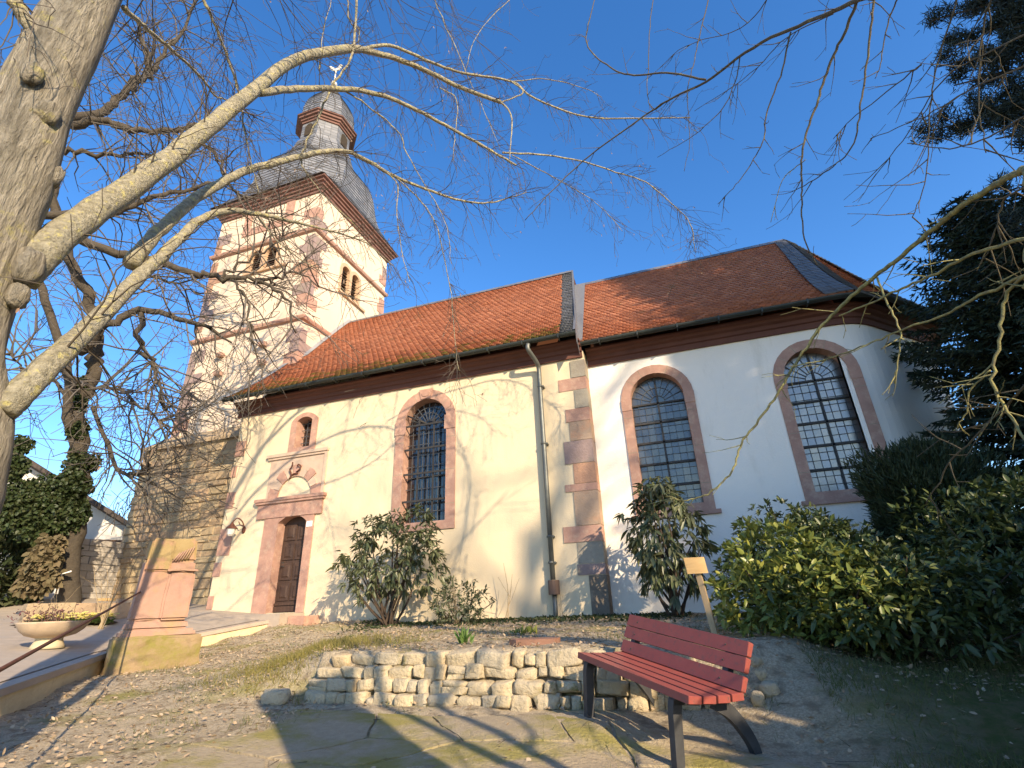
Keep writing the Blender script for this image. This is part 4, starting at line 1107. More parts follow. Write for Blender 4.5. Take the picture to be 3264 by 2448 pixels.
e0 = P(303, 1279, 9.55); e1 = P(0, 1447, 3.7); e2 = e1 + (e1 - e0) * .22
mb.tube([e0, e1, e2], .011, 8)
rl = thing('handrail', 'thin rusty iron handrail running down from the pink stele', 'handrail', tuple(e0))
mb.build('rail', MT['rust'], rl)
mb = MB(); mb.tube([e2, (e2[0], e2[1], float(h(e2[0], e2[1])) - .1)], .02, 8); mb.build('post', MT['rust'], rl)

bc = P(100, 1403, 10.6); bz0 = float(path_z(bc[0], bc[1])) + .004
bowl = thing('stone_planter', 'wide shallow stone bowl planter on a small foot on the path', 'planter', (bc[0], bc[1], bz0))
mb = MB(); mb.lathe((bc[0], bc[1], bz0), [(.21, 0), (.19, .04), (.155, .12), (.17, .15)], 24); mb.build('foot', MT['concrete_foot'], bowl)
mb = MB(); mb.lathe((bc[0], bc[1], bz0 + .13), [(.08, .0), (.17, .01), (.29, .045), (.37, .11), (.425, .20), (.432, .222), (.40, .222), (.36, .18), (.15, .17)], 32); mb.build('bowl', MT['concrete'], bowl)

# ================================================================== dry stone wall
def pebble(mb, c, s, rr, ex=.45, n=13, m=9):
    from mathutils import noise
    sd_ = rr.uniform(0, 100)
    vs = []
    def sp(v, p): return math.copysign(abs(v) ** p, v)
    for i in range(1, m):
        ph = -math.pi / 2 + math.pi * i / m
        for j in range(n):
            th = 2 * math.pi * j / n
            d = (sp(math.cos(ph), ex) * sp(math.cos(th), ex), sp(math.cos(ph), ex) * sp(math.sin(th), ex), sp(math.sin(ph), ex))
            k = 1 + .24 * noise.noise(Vector(d) * 1.7 + Vector((sd_, 0, 0))) + .09 * noise.noise(Vector(d) * 5 + Vector((0, sd_, 0)))
            vs.append((c[0] + d[0] * s[0] * k, c[1] + d[1] * s[1] * k, c[2] + d[2] * s[2] * k))
    vs += [(c[0], c[1], c[2] - s[2]), (c[0], c[1], c[2] + s[2])]
    L_ = len(vs)
    fs = [(i * n + j, i * n + (j + 1) % n, (i + 1) * n + (j + 1) % n, (i + 1) * n + j) for i in range(m - 2) for j in range(n)]
    fs += [(L_ - 2, (j + 1) % n, j) for j in range(n)] + [(L_ - 1, (m - 2) * n + j, (m - 2) * n + (j + 1) % n) for j in range(n)]
    mb.add(vs, fs, True)
mb = MB(); rr = random.Random(14)
def block(mb, c, s, rr):                  # a split fieldstone: chipped box, slightly turned
    k = MB(); pebble(k, (0, 0, 0), s, rr, ex=rr.uniform(.18, .42))
    ax_, ay_ = rr.uniform(-.13, .13), rr.uniform(-.12, .12); rz = rr.uniform(-.15, .15)
    R = np.array(Matrix.Rotation(ax_, 3, 'X') @ Matrix.Rotation(ay_, 3, 'Y') @ Matrix.Rotation(rz, 3, 'Z'))
    mb.add((np.array(k.v) @ R.T) + np.array(c), k.f, True)
def wall_y(x): return .10 * math.sin(x * .9 + .4)
tops = {}
for course in range(4):
    x = -3.95 + (.06, .02, .14, .26)[course] + rr.uniform(-.05, .05)
    while x < .42 - .1 * course:
        wd = rr.choice([.09, .12, .15, .18, .23, .29]) * rr.uniform(.85, 1.15); hh = rr.choice([.09, .11, .12, .13, .15])
        gz = -.81 - .02 * max(0, x + 1.5)
        zc = gz + .04 + course * .112
        if rr.random() < .12 and course in (1, 2):      # two thin stones instead of one
            for s_ in (-1, 1): block(mb, (x + wd / 2, 5.03 + course * .045 + wall_y(x), zc + s_ * .029), (wd / 2, .11, .03), rr)
        else:
            block(mb, (x + wd / 2, 4.93 + course * .045 + wall_y(x) + .1 + rr.uniform(-.03, .03), zc + rr.uniform(-.012, .012)), (wd / 2 * 1.0, .12, hh / 2), rr)
        x += wd + rr.choice([0, 0, .01, .02])
tag(mb.build('dry_stone_wall', MT['stones']), 'low dry stone wall of rounded limestone blocks behind the bench', 'wall')
def stone(x, y, s, lab):
    mb = MB(); z = float(h(x, y)); pebble(mb, (x, y, z + s[2] * .6), s, rr, ex=.7)
    tag(mb.build('loose_stone', MT['stones']), lab, 'stone')
stone(-4.12, 4.78, (.14, .10, .08), 'loose pale stone at the left foot of the dry stone wall')
q = P(1655, 1452, 5.0); stone(q[0], q[1], (.07, .06, .055), 'pale boulder just right of the bench back under the laurel')
q = P(1628, 1466, 4.9); stone(q[0], q[1], (.05, .05, .05), 'upright split stone right of the bench')
q = P(1155, 1398, 5.9)
mb = MB(); z0 = float(h(q[0], q[1]))
o_ = slab_outline(q[0], q[1], .27, .16, rr, 9); n = len(o_)
mb.add([(x, y, z0 + .045) for x, y in o_] + [(x, y, z0 - .02) for x, y in o_], [tuple(range(n))] + [(i, i + n, (i + 1) % n + n, (i + 1) % n) for i in range(n)])
tag(mb.build('stone_slab', mat('reddish_slab', (.36, .19, .12), (.28, .15, .10), scale=6, rough=.9, bump=.4, bscale=30)), 'flat reddish stone slab lying in the bed above the dry wall', 'slab')

# wooden sign on a stake
f0, f1 = P(1545, 1372, 6.0), P(1504, 1222, 6.0)
sg = thing('wooden_sign', 'small blank pine board on a leaning stake beside the laurels', 'sign', tuple(f0))
mb = MB(); mb.bar(f0 - (f1 - f0) * .12, f1 - (f1 - f0) * .12, .055, .035, (.3, 1, 0)); mb.build('stake', MT['wood_stake'], sg)
c = f1; rt = norm((1, .25, 0)); upv = norm(f1 - f0); dn = np.cross(upv, rt)
mb = MB(); mb.obox(c - rt * .11 - upv * .08 + dn * .02 + np.array((0, -.05, 0)), rt * .21, -dn * .028 if dn[1] > 0 else dn * .028, upv * .16); mb.build('board', MT['wood_new'], sg)

# ================================================================== plants
def leaves(name, pos, d, nr_, ln, wd, m, parent=None, droop=.15):
    d = d / (np.linalg.norm(d, axis=1, keepdims=True) + 1e-9)
    s = np.cross(d, nr_); s /= (np.linalg.norm(s, axis=1, keepdims=True) + 1e-9)
    n_ = np.cross(s, d)
    ln = np.broadcast_to(ln, len(pos))[:, None]; wd = np.broadcast_to(wd, len(pos))[:, None]
    dr = np.array((0, 0, 1.0)) * ln * droop
    b = pos; t = pos + d * ln - dr
    l1 = pos + d * ln * .32 + s * wd * .5 + n_ * wd * .14 - dr * .1; r1 = pos + d * ln * .32 - s * wd * .5 + n_ * wd * .14 - dr * .1
    l2 = pos + d * ln * .7 + s * wd * .38 + n_ * wd * .10 - dr * .5; r2 = pos + d * ln * .7 - s * wd * .38 + n_ * wd * .10 - dr * .5
    v = np.stack([b, l1, l2, t, r2, r1], 1).reshape(-1, 3)
    i = np.arange(len(pos))[:, None] * 6
    f = np.concatenate([i + np.array([[0, 3, 2, 1]]), i + np.array([[0, 5, 4, 3]])], 1).reshape(-1, 4)
    return mesh_obj(name, v, f, m, parent)
def blades(name, pos, d, ln, wd, m, parent=None, rng=None):   # thin needles or grass: one quad each
    d = d / (np.linalg.norm(d, axis=1, keepdims=True) + 1e-9)
    r = rng.normal(size=d.shape); s = np.cross(d, r); s /= (np.linalg.norm(s, axis=1, keepdims=True) + 1e-9)
    ln = np.broadcast_to(ln, len(pos))[:, None]; wd = np.broadcast_to(wd, len(pos))[:, None]
    v = np.stack([pos - s * wd * .5, pos + s * wd * .5, pos + d * ln + s * wd * .15, pos + d * ln - s * wd * .15], 1).reshape(-1, 3)
    f = np.arange(len(pos) * 4).reshape(-1, 4)
    return mesh_obj(name, v, f, m, parent)
def unit(rng, n):
    v = rng.normal(size=(n, 3)); return v / np.linalg.norm(v, axis=1, keepdims=True)
def lump(v, sd):                          # smooth uneven radius over directions
    return 1 + .16 * np.sin(3.1 * v[:, 0] + sd) * np.cos(2.7 * v[:, 1] - sd * 1.3) + .12 * np.sin(5.3 * v[:, 2] + 4.1 * v[:, 0] + sd * 2) + .08 * np.sin(8 * v[:, 1] + sd)

def bush(name, label, c, rad, nclump, nleaf, ln, wd, m, seed, parent=None, group=None, cat='shrub', droop=.15, fill_=.5, hang=0.0, stems=7, stem_top=.6, foot=None):
    rng = np.random.default_rng(seed); c = np.array(c, float); rad = np.array(rad, float)
    gz = float(h(c[0], c[1])) if foot is None else foot
    t = thing(name, label, cat, (c[0], c[1], gz), group)
    u = unit(rng, nclump); u = u[u[:, 2] > -.75]
    rr_ = lump(u, seed) * rng.uniform(.62, 1.0, len(u)) ** .6
    cen = c + u * rad * rr_[:, None]
    cen = cen[cen[:, 2] > gz + .05]; u = (cen - c) / rad; u /= np.linalg.norm(u, axis=1, keepdims=True)
    k = nleaf
    base = np.repeat(cen, k, 0) + rng.normal(0, .02, (len(cen) * k, 3))
    d = np.repeat(u * .6 + np.array((0, 0, .25)), k, 0) + unit(rng, len(base)) * .85 - np.array((0, 0, hang))
    nr_ = np.repeat(u * .5, k, 0) + np.array((0, 0, .8)) + unit(rng, len(base)) * .5
    L_ = ln * rng.uniform(.6, 1.15, len(base))
    if fill_:
        n = int(len(base) * fill_); q = unit(rng, n); p2 = c + q * rad * (rng.uniform(.1, .85, n) ** .5)[:, None]
        ok = p2[:, 2] > gz + .03; p2 = p2[ok]
        base = np.concatenate([base, p2]); d = np.concatenate([d, unit(rng, len(p2))]); nr_ = np.concatenate([nr_, unit(rng, len(p2)) + (0, 0, .5)])
        L_ = np.concatenate([L_, ln * rng.uniform(.7, 1.1, len(p2))])
    leaves('foliage', base, d, nr_, L_, wd * L_ / ln * rng.uniform(.8, 1.2, len(base)), m, t, droop)
    mb = MB(); rs = random.Random(seed)
    for i in range(stems):
        tgt = cen[rs.randrange(len(cen))]
        f = np.array((c[0] + rs.uniform(-.15, .15) * rad[0], c[1] + rs.uniform(-.15, .15) * rad[1], gz - .03))
        mid = f * .5 + tgt * .5 + np.array((rs.uniform(-.1, .1), rs.uniform(-.1, .1), .0)) * rad[2]
        mb.tube(spline([f, mid, tgt], 4), np.linspace(.028, .008, 9) * min(1.3, rad[2]), 6)
    mb.build('stems', MT['stem'], t)
    return t

c = onY(848, 1200, 9.45)
bush('rhododendron', 'tall rhododendron with drooping leaves below the nave window', (c[0], c[1], 1.0), (1.08, .55, .95), 290, 8, .17, .05, MT['rhodo'], 3, hang=.75, fill_=.12, droop=.25, stems=14)
c = onY(905, 1120, 9.55)
rng = np.random.default_rng(77)
c = onY(990, 1300, 9.3)
bush('small_shrub', 'small mixed evergreen shrub with dry stalks right of the tall rhododendron', (c[0], c[1], .10), (.52, .4, .42), 110, 7, .11, .032, MT['rhodo'], 5, hang=.3, fill_=.3)
c = onY(1440, 1190, 9.5)
bush('rhododendron', 'dark hanging rhododendron under the first choir window beside the wooden sign', (c[0], c[1], .95), (.60, .5, 1.05), 210, 8, .19, .055, MT['rhodo'], 8, hang=1.1, fill_=.2, droop=.3, stems=12)
c = onY(1752, 1325, 6.4)
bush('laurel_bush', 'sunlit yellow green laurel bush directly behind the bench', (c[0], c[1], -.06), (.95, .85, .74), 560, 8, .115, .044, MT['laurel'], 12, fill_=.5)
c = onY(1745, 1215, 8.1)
bush('laurel_bush', 'broad dark laurel bush below the bright choir window', (c[0], c[1], .36), (1.1, .8, .74), 560, 8, .115, .04, MT['laurel_shaded'], 15, fill_=.5)
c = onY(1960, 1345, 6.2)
bush('laurel_bush', 'low shaded laurel bush spreading over the grass at the right', (c[0], c[1], -.12), (1.25, .8, .58), 520, 8, .11, .04, MT['laurel_shaded'], 18, fill_=.5)
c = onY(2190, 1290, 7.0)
bush('laurel_bush', 'tall shaded laurel hedge at the right edge below the conifers', (c[0] + .3, c[1], .25), (1.3, 1.0, .95), 600, 8, .11, .04, MT['laurel_shaded'], 19, fill_=.5)

def needle_bush(name, label, c, rad, n, ln, wd, m, seed, up=.5, cat='shrub', tilt=(0, 0)):
    rng = np.random.default_rng(seed); c = np.array(c, float); rad = np.array(rad, float)
    gz = float(h(c[0], c[1]))
    t = thing(name, label, cat, (c[0], c[1], gz))
    u = unit(rng, n); r = lump(u, seed) * (rng.uniform(.25, 1, n) ** .35) * (1 + .06 * np.sin(22 * u[:, 0] + 13 * u[:, 2]) * np.sin(19 * u[:, 1]))
    p = c + u * rad * r[:, None]
    p[:, 0] += (p[:, 2] - c[2]) * tilt[0]; p[:, 1] += (p[:, 2] - c[2]) * tilt[1]
    k = p[:, 2] > gz; p, u = p[k], u[k]
    blades('foliage', p, u * .7 + np.array((0, 0, up)) + unit(rng, len(p)) * .6, ln * rng.uniform(.5, 1.2, len(p)), wd, m, t, rng)
    mb = MB(); mb.tube([(c[0], c[1], gz - .05), (c[0] + .03, c[1], c[2])], [.06, .04], 6); mb.build('stem', MT['stem'], t)
    return t
c = onY(2030, 1110, 8.9)
needle_bush('yew_bush', 'clipped dark oval yew bush leaning before the apse wall', (c[0], c[1], c[2]), (.86, .85, 1.05), 30000, .10, .022, MT['yew'], 4, tilt=(-.12, 0))

def spruce(label, base, H, Rm, seed, whorl=.33, z0=.3, dens=1.0, m=None, pw=.85, bw=.030, m_=5, cap=99):
    rng = np.random.default_rng(seed); base = np.array(base, float)
    t = thing('spruce_tree', label, 'tree', tuple(base))
    mb = MB(); mb.tube([base, base + (0, 0, H * .5), base + (0, 0, H * .97)], [.017 * H, .010 * H, .01], 8); mb.build('trunk', MT['bark_dark'], t)
    pos, dr, lns = [], [], []
    bb = MB()
    z = z0
    while z < H - .15:
        f = 1 - z / H
        nb = rng.integers(5, 8)
        a0 = rng.uniform(0, 6.28)
        for i in range(nb):
            a = a0 + 6.283 * i / nb + rng.uniform(-.3, .3)
            L_ = min(Rm * f ** pw, cap) * rng.uniform(.72, 1.12) + .08
            o = np.array((math.cos(a), math.sin(a), 0)); side = np.array((-o[1], o[0], 0))
            n = max(4, int(L_ / .075 * dens))
            s = np.linspace(.12, 1, n)
            rise = .10 + .35 * (1 - f)
            drop = lambda q: rise * q * L_ - .42 * f * L_ * q ** 1.6 + .14 * L_ * q ** 4
            pb = base + (0, 0, z) + o * (s * L_)[:, None] + np.array((0, 0, 1.)) * drop(s)[:, None]
            if L_ > .7: bb.tube([base + (0, 0, z)] + list(pb[::max(1, n // 4)]), np.linspace(.02, .006, len(pb[::max(1, n // 4)]) + 1), 4)
            for sg_ in (-1, 1):
                ll = np.minimum(.38 * L_, .5) * (1.05 - s * .85) * rng.uniform(.6, 1.2, n) + .06
                for q in range(m_):
                    fr = (q + rng.uniform(0, .6, n)) / m_
                    p = pb + side * (sg_ * ll * fr)[:, None] + o * (ll * fr * .55)[:, None] - np.array((0, 0, 1.)) * (ll * fr * .28 + rng.uniform(0, .03, n))[:, None]
                    pos.append(p); dr.append(o * .7 + side * sg_ * .8 + rng.normal(0, .5, (n, 3)) - np.array((0, 0, .15))); lns.append(np.full(n, .10) * rng.uniform(.7, 1.5, n))
        z += whorl * (.55 + .6 * f)
    pos, dr, lns = map(np.concatenate, (pos, dr, lns))
    tp = base + np.array((0, 0, H - .3)) + rng.uniform(0, 1, (60, 1)) * np.array((0, 0, .4))
    pos = np.concatenate([pos, tp]); dr = np.concatenate([dr, unit(rng, 60) + (0, 0, .6)]); lns = np.concatenate([lns, np.full(60, .09)])
    blades('crown', pos, dr, lns, bw, m or MT['spruce'], t, rng)
    bb.build('branches', MT['bark_dark'], t)
    return t
a1, a2 = P(2052, 440, 12.0), P(2152, 460, 11.6)
spruce('dark spruce with a pointed tip just right of the apse', (a1[0] + .2, a1[1], -.4), a1[2] + .4, 4.0, 41, pw=.85, bw=.04, m_=8, whorl=.28, cap=2.1)
spruce('dark spruce behind the yew, the right one of two tips', (a2[0] + .3, a2[1] - .4, -.4), a2[2] + .4, 4.0, 42, pw=.85, bw=.04, m_=8, whorl=.28, cap=2.3)
spruce('tall spruce shading the choir from the right, outside the picture', (17.1, -1.7, -1), 22.5, 5.2, 43, dens=.4, bw=.14, m_=6, z0=2.0)
spruce('shorter spruce shading the corner of the choir, outside the picture', (15.15, -1.95, -1), 16.5, 2.5, 45, dens=.7, bw=.11, m_=6, z0=2.0)
spruce('second tall spruce shading the choir, outside the picture', (18.0, .3, -1), 22.5, 4.6, 44, dens=.42, bw=.14, m_=6, z0=2.0)

# the pine reaching in at the top right corner
pb = np.array((9.2, 7.2, -.6))
pine = thing('pine_tree', 'large dark pine with tufted boughs reaching in at the top right', 'tree', tuple(pb))
rng = np.random.default_rng(9)
mb = MB(); mb.tube(spline([pb, pb + (-.1, .1, 5), pb + (.1, 0, 10), pb + (0, .1, 15.5)], 4), np.linspace(.24, .06, 13), 10); mb.build('trunk', MT['bark_dark'], pine)
cl, bb = [], MB()
tg = [(2010, 45, 10.3), (2040, 90, 10.4), (2025, 145, 10.2), (2060, 185, 10.5), (1998, 285, 10.1), (2040, 275, 10.2), (2090, 250, 10.6), (2150, 300, 10.2), (2120, 120, 10.8), (2190, 60, 10.4), (2200, 180, 10.5), (2160, 220, 10.6), (2205, 320, 9.8), (2090, 30, 10.8), (2170, -30, 10.5), (2200, 400, 9.8), (2210, 470, 9.6)]
targets = [P(*t_) for t_ in tg]
for i in range(46):
    a = rng.uniform(0, 6.28); z = rng.uniform(6.5, 15.5); r = 3.1 * (1.05 - (z - 6) / 12) + .4
    q = pb + np.array((math.cos(a) * r, math.sin(a) * r, z + .6 + .2 * r))
    v = CR @ q
    if v[2] > 0 and abs(v[0] / v[2]) < 1.06 and abs(v[1] / v[2]) < .8: continue
    targets.append(q)
for q in targets:
    s0 = pb + np.array((0, 0, max(4.5, (q[2] - pb[2]) * .93 - .5)))
    mid = s0 * .45 + q * .55 + np.array((0, 0, -.15))
    ln_ = spline([s0, mid, q], 6)
    bb.tube(ln_, np.linspace(.05, .012, len(ln_)), 5)
    for f in np.linspace(.4, 1, 15):
        c_ = ln_[int(f * (len(ln_) - 1))] + rng.normal(0, .16, 3) * (1.2 - f * .6)
        cl.append(c_)
cl = np.array(cl); k = 190
p = np.repeat(cl, k, 0) + rng.normal(0, .075, (len(cl) * k, 3))
blades('crown', p, unit(rng, len(p)) + np.array((-.15, 0, .35)), rng.uniform(.08, .17, len(p)), .019, MT['pine'], pine, rng)
bb.build('branches', MT['bark_dark'], pine)

# ------------------------------------------------------------------ bare trees
def sprout(mb, p, d, L_, r, lvl, rs, droop=.1, nseg=5, wob=.22, dens=2.2, tips=None, ang=(.5, 1.1), thin=.003):
    p = np.array(p, float); d = norm(d)
    pts = [p]; rads = [r]
    for i in range(nseg):
        d = norm(d + np.array((rs.gauss(0, wob), rs.gauss(0, wob), rs.gauss(0, wob) - droop)))
        p = p + d * L_ / nseg
        pts.append(p); rads.append(max(thin, r * (1 - .75 * (i + 1) / nseg)))
    mb.tube(pts, rads, 6 if r > .02 else (4 if r > .008 else 3), cap=False)
    if tips is not None and lvl == 0: tips.append((pts[-1], d))
    if lvl <= 0: return
    nch = max(1, int(L_ * dens * rs.uniform(.7, 1.3)))
    for c_ in range(nch):
        f = rs.uniform(.18, 1.0); i = min(int(f * nseg), nseg - 1); q = pts[i] + (pts[i + 1] - pts[i]) * (f * nseg - i if f < 1 else 1)
        t = norm(pts[i + 1] - pts[i])
        ax_ = norm(np.cross(t, np.array((rs.gauss(0, 1), rs.gauss(0, 1), rs.gauss(0, 1)))))
        a = rs.uniform(*ang)
        sprout(mb, q, t * math.cos(a) + ax_ * math.sin(a), L_ * rs.uniform(.35, .65), max(thin, rads[i] * .6), lvl - 1, rs, droop, max(3, nseg - 1), wob, dens * 1.25, tips, ang, thin)
def limb(mb, pts, r0, r1, n=9, per=5, jit=.0, rs=None):
    q = spline(pts, per)
    if rs: q = [q[0]] + [a + np.array([rs.gauss(0, jit) for _ in range(3)]) for a in q[1:-1]] + [q[-1]]
    mb.tube(q, np.linspace(r0, r1, len(q)), n)
    return q
def fringe(mb, q, r, rs, n, L_, lvl, droop, f0=.1, dens=2.2, tips=None, bias=(0, 0, 0), thin=.003, wob=.2):
    for i in range(n):
        f = rs.uniform(f0, 1) * (len(q) - 1.001); i0 = int(f); p = q[i0] + (q[i0 + 1] - q[i0]) * (f - i0)
        t = norm(q[i0 + 1] - q[i0]); ax_ = norm(np.cross(t, [rs.gauss(0, 1) for _ in range(3)]))
        a = rs.uniform(.4, 1.2)
        sprout(mb, p, t * math.cos(a) + ax_ * math.sin(a) + np.array(bias), rs.uniform(*L_), r, lvl, rs, droop, 5, wob, dens, tips, thin=thin)
def PX(lst): return [P(*t_) for t_ in lst]

# the near linden at the left edge
rs = random.Random(31)
ta = thing('linden_tree', 'big grey bare linden leaning in at the left edge with arching limbs', 'tree', (-2.7, 1.3, -.87))
AH = 1.2                               # how far off the linden stands
tr = [(-3.5, 1.15, -1.0)] + PX([(-210, 1200, 3.72), (-130, 1030, 3.7), (-92, 900, 3.68), (-105, 740, 3.66), (-32, 505, 3.64), (20, 390, 3.62), (66, 250, 3.6), (122, 125, 3.6), (178, 15, 3.62), (250, -120, 3.7), (330, -330, 3.8)])
mb = MB(); q = spline(tr, 8)
rads = np.interp(np.linspace(0, 1, len(q)), [0, .08, .3, .5, .62, .75, 1], [.32, .26, .21, .196, .19, .18, .135])
from mathutils import noise
n = 28; vs = []
for i, p in enumerate(q):                 # trunk with knots and ribs
    t = norm(q[min(i + 1, len(q) - 1)] - q[max(i - 1, 0)]); u = norm(np.cross(t, (0, 1, 0))); w_ = np.cross(t, u)
    for j in range(n):
        a = 2 * math.pi * j / n; d = math.cos(a) * u + math.sin(a) * w_
        k = 1 + .06 * noise.fractal(Vector(p * 2.2 + d * .5), 1, 2, 4) + .05 * noise.noise(Vector((a * 3, p[2] * .6, 3)))
        vs.append(p + d * rads[i] * k)
mb.add(vs, [(i * n + j, i * n + (j + 1) % n, (i + 1) * n + (j + 1) % n, (i + 1) * n + j) for i in range(len(q) - 1) for j in range(n)], True)
for kp, s_ in ((P(112, 378, 3.56), .055), (P(38, 640, 3.52), .05), (P(100, 245, 3.44), .06), (P(70, 160, 3.40), .05), (P(60, 575, 3.5), .07)):
    pebble(mb, kp, (s_, s_, s_ * 1.6), rs, ex=.9)
mb.build('trunk', MT['bark'], ta)
tips = []
lb, tw1 = MB(), MB()
def L1(lst, r0, r1, fr=None, n=9, m=None):
    q = limb(lb, PX([(x, y, d * AH) for x, y, d in lst]), r0 * .72 * AH, r1 * .82 * AH, n, 5, .004, rs)
    if fr: fringe(tw1, q, *fr)
    return q
l1 = L1([(40, 600, 3.0), (98, 540, 3.0), (180, 475, 3.15), (352, 352, 3.5), (450, 275, 3.75), (540, 202, 4.0), (640, 128, 4.4), (741, 107, 4.75), (777, 106, 4.9)], .112, .062)
l1b = L1([(777, 106, 4.9), (854, 126, 5.1), (935, 160, 5.3), (998, 191, 5.4), (1082, 221, 5.5)], .058, .034)
l1c = L1([(1082, 221, 5.5), (1100, 240, 5.5), (1106, 262, 5.5), (1104, 300, 5.5), (1101, 345, 5.5)], .022, .008)
l1d = L1([(777, 106, 4.9), (843, 99, 5.1), (935, 136, 5.3), (1001, 158, 5.4), (1104, 176, 5.6), (1156, 213, 5.7), (1266, 252, 5.9), (1380, 256, 6.1), (1491, 254, 6.2)], .036, .010)
l1e = L1([(1104, 176, 5.6), (1130, 200, 5.6), (1082, 221, 5.5)], .016, .014, n=6)
l1f = L1([(1104, 176, 5.6), (1180, 171, 5.8), (1260, 190, 6.0), (1300, 210, 6.0)], .014, .005, n=5)
l2 = L1([(560, 200, 4.05), (640, 193, 4.4), (740, 192, 4.7), (830, 207, 4.9), (900, 238, 5.1), (980, 280, 5.3), (1060, 325, 5.45), (1115, 357, 5.5)], .055, .018)
l2b = L1([(1085, 330, 5.5), (1180, 335, 5.7), (1266, 351, 5.9), (1330, 372, 6.1), (1394, 393, 6.2), (1450, 440, 6.3), (1491, 482, 6.4), (1502, 545, 6.4)], .02, .006, n=6)
l2c = L1([(1106, 335, 5.5), (1200, 385, 5.8), (1290, 440, 6.0), (1345, 500, 6.1)], .012, .004, n=5)
l3 = L1([(0, 885, 3.0), (40, 855, 3.0), (120, 775, 3.1), (200, 700, 3.3), (290, 610, 3.55), (365, 540, 3.8), (438, 470, 4.1), (500, 456, 4.3), (560, 463, 4.45), (640, 480, 4.6)], .092, .020)
l3b = L1([(640, 480, 4.6), (720, 500, 4.8), (790, 525, 5.0), (850, 575, 5.1)], .018, .006, n=6)
l4 = L1([(283, 570, 3.6), (338, 506, 3.85), (410, 440, 4.1), (489, 388, 4.35), (560, 360, 4.6), (650, 338, 4.85), (700, 328, 4.95), (751, 328, 5.1), (800, 350, 5.2), (854, 382, 5.3), (920, 408, 5.4), (983, 430, 5.5), (1045, 439, 5.6), (1090, 430, 5.7), (1137, 415, 5.8)], .068, .007)
l4b = L1([(854, 382, 5.3), (905, 430, 5.4), (940, 480, 5.45), (960, 560, 5.5), (975, 640, 5.5), (985, 760, 5.5), (992, 800, 5.5)], .014, .004, n=5)
l4c = L1([(800, 352, 5.2), (856, 392, 5.25), (857, 450, 5.25), (865, 530, 5.3), (885, 610, 5.3)], .014, .005, n=5)
for lst, r0, r1 in [
    ([(268, 17, 3.1), (310, 55, 3.4), (360, 100, 3.7), (430, 160, 4.0), (465, 205, 4.2), (500, 222, 4.3), (530, 240, 4.4)], .028, .006),
    ([(440, -60, 3.7), (440, 0, 3.8), (468, 60, 3.9), (500, 150, 4.1), (520, 215, 4.2), (530, 290, 4.3), (543, 354, 4.4), (560, 420, 4.4)], .024, .006),
    ([(770, -50, 4.8), (764, 105, 4.8), (724, 175, 4.8), (693, 240, 4.8), (665, 300, 4.85), (651, 345, 4.9), (665, 380, 4.9), (720, 440, 5.0), (780, 500, 5.1)], .026, .008),
    ([(747, -20, 4.8), (758, 45, 4.85), (775, 62, 4.9), (774, 95, 4.9)], .016, .010),
    ([(930, -40, 5.3), (939, 0, 5.3), (983, 103, 5.4), (1020, 184, 5.5), (1050, 250, 5.5), (1080, 320, 5.5)], .016, .006),
    ([(1130, -30, 5.8), (1100, 0, 5.7), (1031, 74, 5.6), (1005, 154, 5.5)], .012, .008),
    ([(740, 192, 4.7), (790, 225, 4.9), (855, 280, 5.0), (880, 330, 5.1), (930, 420, 5.2), (965, 490, 5.2), (975, 570, 5.2)], .018, .004),
    ([(560, 470, 4.4), (620, 540, 4.5), (700, 590, 4.7), (760, 640, 4.8)], .012, .004),
    ([(950, 190, 5.3), (985, 215, 5.35), (983, 290, 5.35), (978, 350, 5.4)], .016, .005),
    ([(690, 150, 4.6), (700, 60, 4.9), (720, -20, 5.0)], .012, .005),
    ([(20, -40, 2.95), (45, 20, 2.95), (85, 100, 2.97)], .045, .055)]:
    q = limb(lb, PX([(x, y, d * AH) for x, y, d in lst]), r0 * .8, r1 * .8, 6, 5, .008, rs)
    fringe(tw1, q, .005, rs, int(8 + 4 * len(lst)), (.25, .8), 2, .16, thin=.0023)
for q, n_, r, Lr in ((l1, 16, .008, (.3, .9)), (l1b, 22, .007, (.3, .9)), (l1d, 34, .006, (.3, .9)), (l1f, 8, .004, (.2, .6)), (l2, 26, .007, (.3, 1.0)), (l2b, 30, .005, (.3, .9)), (l2c, 16, .004, (.3, .8)),
                     (l3, 16, .008, (.4, 1.1)), (l3b, 14, .005, (.3, .8)), (l4, 34, .007, (.3, 1.0)), (l4b, 22, .005, (.3, .8)), (l4c, 14, .005, (.3, .7))):
    fringe(tw1, q, r, rs, int(n_ * 1.9), Lr, 2, .17, .2, 2.9, tips, thin=.0023)
hi = limb(lb, [tr[-1], (-3.15, 1.2, 8.0), (-2.9, 1.1, 11.0), (-3.1, 1.3, 14.0)], .17, .07, 10); hi2 = limb(lb, [tr[-1], (-3.7, .8, 7.5), (-4.3, .7, 10.0), (-4.6, .6, 13.0)], .14, .06, 10)
for q_ in (hi, hi2): fringe(tw1, q_, .03, rs, 12, (1.5, 3.2), 2, .04, .2, 1.4, thin=.004)
for i in range(16):                      # crown above the picture: shades the wall, lets twigs hang in
    a = rs.uniform(-.6, 2.4); sprout(tw1, tr[-1] + np.array((0, 0, rs.uniform(-.6, .3))), (math.cos(a) * .9, math.sin(a) * .9, rs.uniform(.4, 1.3)), rs.uniform(2.4, 4.2), .018, 2, rs, .07, 7, .16, 1.6, tips, thin=.003)
lb.build('limbs', MT['bark_limb'], ta)
tw1.build('twigs', MT['twig'], ta)['kind'] = 'stuff'
tp = [t_ for t_ in tips if rs.random() < .28]
